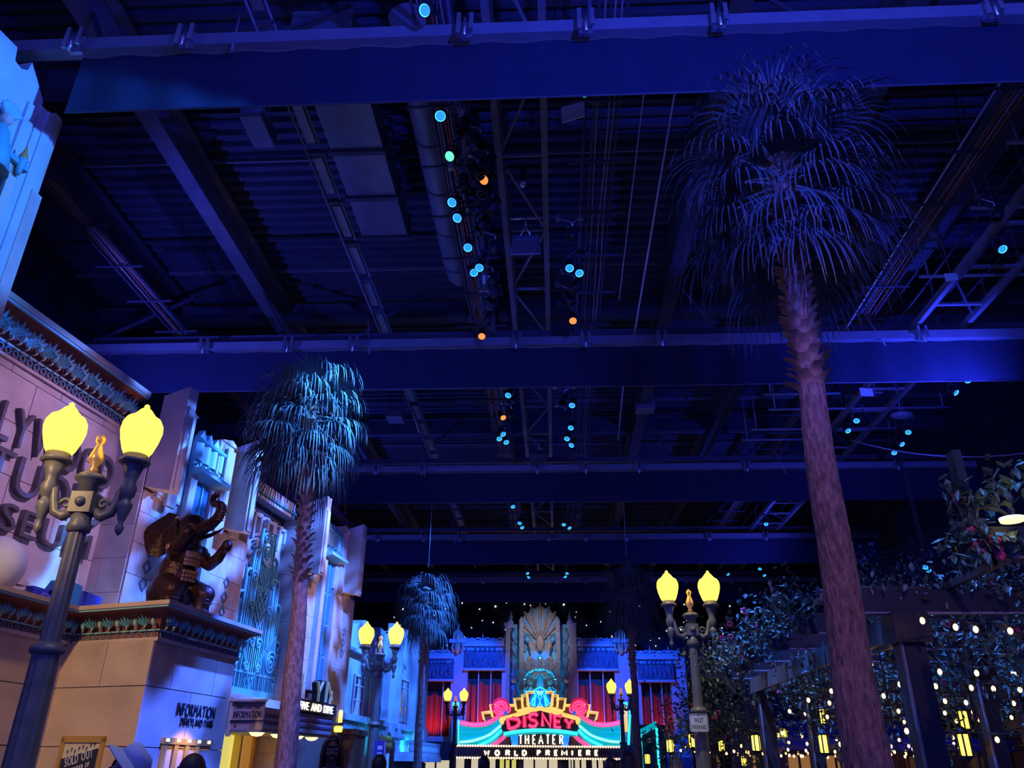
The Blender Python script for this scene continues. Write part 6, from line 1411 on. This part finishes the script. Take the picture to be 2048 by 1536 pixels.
# palms plaza bollard lights near the gate
for i, (px, yy, h_, lab) in enumerate(((1352, 24, 1.9, 'pale pointed kiosk left of the valet lamp'), (1427, 22.5, 2.0, 'pale pointed kiosk right of the valet lamp'))):
    p = at(px, 1530, Y=yy)
    t = thing('pointed_kiosk', lab, 'kiosk', (p.x, yy, 0))
    MB().bx(-.13, .13, -.13, .13, 0, h_ - .35).build('shaft', M['plaster'], t); MB().lathe([(.2, h_ - .35), (.17, h_ - .25), (.1, h_ - .1), (.01, h_ + .1)], 4, smooth=False).build('spire', M['cream'], t)
# ------------------------------------------------------------------ people in the street (mostly heads show at the foot of the picture)
def body_volumes():
    b = MB()
    b.ball((0, 0, .98), (.17, .125, .13), 16, 10); b.ball((0, .0, 1.14), (.15, .11, .16), 16, 10); b.ball((0, .0, 1.32), (.185, .12, .15), 16, 10)
    b.tube([(-.17, 0, 1.42), (0, .0, 1.45), (.17, 0, 1.42)], [.07, .085, .07], 12); b.tube([(0, .005, 1.42), (0, -.005, 1.52), (0, -.015, 1.58)], [.075, .058, .058], 12)
    for s in (-1, 1):
        b.tube([(s * .09, 0, .96), (s * .10, -.01, .74), (s * .10, 0, .50), (s * .10, .015, .30), (s * .10, .03, .08)], [.095, .085, .058, .056, .038], 12)
        b.tube([(s * .10, .04, .05), (s * .105, -.06, .04), (s * .11, -.17, .03)], [.042, .042, .030], 10)
        b.tube([(s * .19, 0, 1.41), (s * .225, .02, 1.26), (s * .235, .02, 1.12), (s * .24, -.02, .98), (s * .235, -.05, .88)], [.058, .05, .042, .036, .026], 12)
        b.ball((s * .235, -.06, .83), (.020, .036, .045), 10, 8)          # palm
        for k in range(4):                                                # fingers, slightly curled, unequal
            L = (.062, .072, .068, .052)[k]; y0 = -.088 + .019 * k
            b.tube([(s * .235, y0, .80), (s * .232, y0 - .004, .80 - L * .55), (s * .224, y0 - .004, .80 - L)], [.0095, .0085, .0075], 8)
        b.tube([(s * .225, -.085, .845), (s * .215, -.108, .815), (s * .208, -.112, .785)], [.0105, .0095, .008], 8)
    return b
def head_volumes():
    b = MB()
    b.ball((0, .015, 1.685), (.076, .098, .105), 20, 14); b.ball((0, -.03, 1.635), (.060, .068, .075), 16, 10); b.ball((0, -.062, 1.585), (.030, .026, .022), 12, 8)
    b.tube([(0, -.088, 1.675), (0, -.104, 1.652), (0, -.112, 1.635)], [.010, .013, .016], 8)
    b.ball((0, -.084, 1.715), (.052, .018, .012), 12, 6)
    for s in (-1, 1):
        b.ball((s * .076, .015, 1.655), (.012, .022, .032), 10, 8); b.ball((s * .014, -.100, 1.634), (.012, .010, .009), 8, 6); b.ball((s * .042, -.070, 1.640), (.024, .02, .022), 10, 8)
    return b
M['skin_dark'] = mat('skin_deep_brown', (.075, .036, .024), .5, vary=.08, scale=14); M['skin_light'] = mat('skin_light', (.42, .24, .17), .55)
M['hair_black'] = mat('hair_black', (.010, .008, .008), .5); M['hair_brown'] = mat('hair_brown', (.05, .022, .012), .55)
M['cloth_grey'] = mat('cloth_grey', (.30, .30, .32), .85, vary=.1, scale=12); M['cloth_navy'] = mat('cloth_navy', (.02, .03, .07), .85); M['cloth_red'] = mat('cloth_red', (.20, .03, .03), .85)
M['denim'] = mat('denim', (.05, .07, .14), .85); M['shoe'] = mat('shoe_black', (.015, .015, .015), .6); M['hat'] = mat('hat_white', (.68, .72, .70), .8); M['lip'] = mat('lip', (.12, .045, .04), .5); M['eye_w'] = mat('eye_white', (.5, .5, .48), .3)
bt = thing('person_template', None, None); 
_b = fused('body', body_volumes().add(head_volumes().v, head_volumes().f), M['skin_dark'], bt, .0105, 3)
body_me = _b.data
sb = MB()
sb.ball((0, 0, 1.02), (.185, .14, .12), 16, 10).ball((0, .0, 1.14), (.17, .128, .17), 16, 10).ball((0, .0, 1.32), (.20, .135, .155), 16, 10).tube([(-.18, 0, 1.42), (0, .0, 1.45), (.18, 0, 1.42)], [.082, .095, .082], 12)
for s in (-1, 1): sb.tube([(s * .19, 0, 1.42), (s * .228, .02, 1.26), (s * .236, .02, 1.14)], [.072, .064, .058], 12)
shirt_me = fused('shirt', sb, M['cloth_grey'], bt, .014, 3).data
tb = MB(); tb.ball((0, 0, .97), (.185, .14, .11), 16, 10)
for s in (-1, 1): tb.tube([(s * .09, 0, .96), (s * .10, -.01, .74), (s * .10, 0, .50), (s * .10, .015, .30), (s * .10, .03, .10)], [.108, .098, .075, .07, .062], 12)
trou_me = fused('trousers', tb, M['denim'], bt, .014, 3).data
for o in list(CH[bt.name]): bpy.data.objects.remove(o)
bpy.data.objects.remove(bt)
def remat(me, m):
    c = me.copy(); c.materials.clear(); c.materials.append(m); return c
def person(label, loc, rz, h, skin, shirt, trouser, hair, style):
    t = thing('person', label, 'person', loc, rz); t.scale = (h / 1.79,) * 3
    link('body', remat(body_me, M[skin]), None, t)
    link('shirt', remat(shirt_me, M[shirt]), None, t); link('trousers', remat(trou_me, M[trouser]), None, t)
    for s in (-1, 1):
        MB().tube([(s * .10, .06, .05), (s * .105, -.06, .045), (s * .11, -.19, .035)], [.05, .052, .04], 10).build('shoe', M['shoe'], t)
        MB().ball((s * .032, -.083, 1.684), (.014, .008, .008), 10, 6).build('eye', M['eye_w'], t); MB().ball((s * .032, -.0905, 1.684), .0058, 8, 6).build('iris', M['hair_black'], t)
        MB().tube([(s * .014, -.094, 1.708), (s * .034, -.095, 1.714), (s * .054, -.082, 1.708)], [.004, .005, .003], 6).build('eyebrow', M['hair_black'], t)
    MB().tube([(-.026, -.092, 1.606), (-.010, -.104, 1.610), (0, -.105, 1.608), (.010, -.104, 1.610), (.026, -.092, 1.606)], [.004, .007, .006, .007, .004], 6).tube([(-.022, -.091, 1.601), (0, -.103, 1.597), (.022, -.091, 1.601)], [.004, .008, .004], 6).build('lips', M['lip'], t)
    R = random.Random(int(loc[0] * 100))
    if style != 'bald':                                           # scalp hair follows the skull, leaves the face free
        def cap(u, v):
            a = 2 * math.pi * u; fr = max(0, -math.sin(a)); e = lerp(math.pi / 2, lerp(-.55, .72, fr ** .7), v)
            r = 1.09 + .02 * math.sin(9 * a)
            return (.080 * r * math.cos(a) * math.cos(e), .018 + .100 * r * math.sin(a) * math.cos(e), 1.69 + .108 * r * math.sin(e))
        MB().grid(cap, 32, 10).build('hair', M[hair], t)
    if style == 'locks':
        for k in range(34):
            a = math.radians(-30 + 240 * k / 33); 
            if -math.sin(a) > .62: continue
            x, y_ = .088 * math.cos(a), .02 + .108 * math.sin(a); L = R.uniform(.20, .30)
            MB().tube([(x * .8, y_ * .8, 1.76), (x * 1.04, y_ * 1.04, 1.70), (x * 1.16, y_ * 1.12, 1.62), (x * 1.2 + R.uniform(-.01, .01), y_ * 1.15 + .01, 1.70 - L)], [.012, .014, .013, .008], 6).build('hair_lock', M[hair], t)
    if style == 'long':
        MB().grid(lambda u, v: (.098 * math.cos(math.pi * u) * (1 + .12 * v), .02 + .11 * math.sin(math.pi * u) * (1 + .1 * v), lerp(1.72, 1.42, v)), 16, 6).build('long_hair', M[hair], t)
    if style == 'hat':                                            # wide white brim, crown behind
        HM = Matrix.Translation((0, .01, 1.72)) @ V((.62, .42, .66)).to_track_quat('Z', 'Y').to_matrix().to_4x4()
        ht = MB().lathe([(.001, .125), (.06, .122), (.09, .095), (.10, .03)], 24, M=HM).build('hat_crown', M['hat'], t)
        MB().lathe([(.10, .03), (.125, .015), (.165, -.012), (.170, -.012), (.165, -.020), (.125, .005), (.098, .02)], 36, M=HM).build('hat_brim', M['hat'], ht)
    return t
person('person with long black locks and grey top facing the camera', (-2.19, 8.4, 0), .25, 1.80, 'skin_dark', 'cloth_grey', 'denim', 'hair_black', 'locks')
person('person in a wide white hat beside the SOLD OUT poster', (-2.26, 4.5, 0), -.2, 1.60, 'skin_light', 'cloth_navy', 'denim', 'hair_brown', 'hat')
person('person with brown hair, only the crown of the head below the ticket window', (-2.36, 5.6, 0), 2.9, 1.60, 'skin_light', 'cloth_red', 'denim', 'hair_brown', 'long')
person('person with short dark hair below the second lamp post', (-1.88, 9.2, 0), 3.1, 1.65, 'skin_light', 'cloth_navy', 'denim', 'hair_black', 'short')
person('person with dark hair in front of the marquee doors, left of centre', (-1.0, 12.0, 0), 3.1, 1.68, 'skin_light', 'cloth_red', 'denim', 'hair_black', 'short')
person('person with dark hair in front of the marquee doors, at the right', (.64, 10.6, 0), 3.2, 1.66, 'skin_light', 'cloth_grey', 'denim', 'hair_black', 'short')
person('person with long dark hair under the right far lamp', (.74, 9.2, 0), 3.0, 1.70, 'skin_light', 'cloth_navy', 'denim', 'hair_black', 'long')
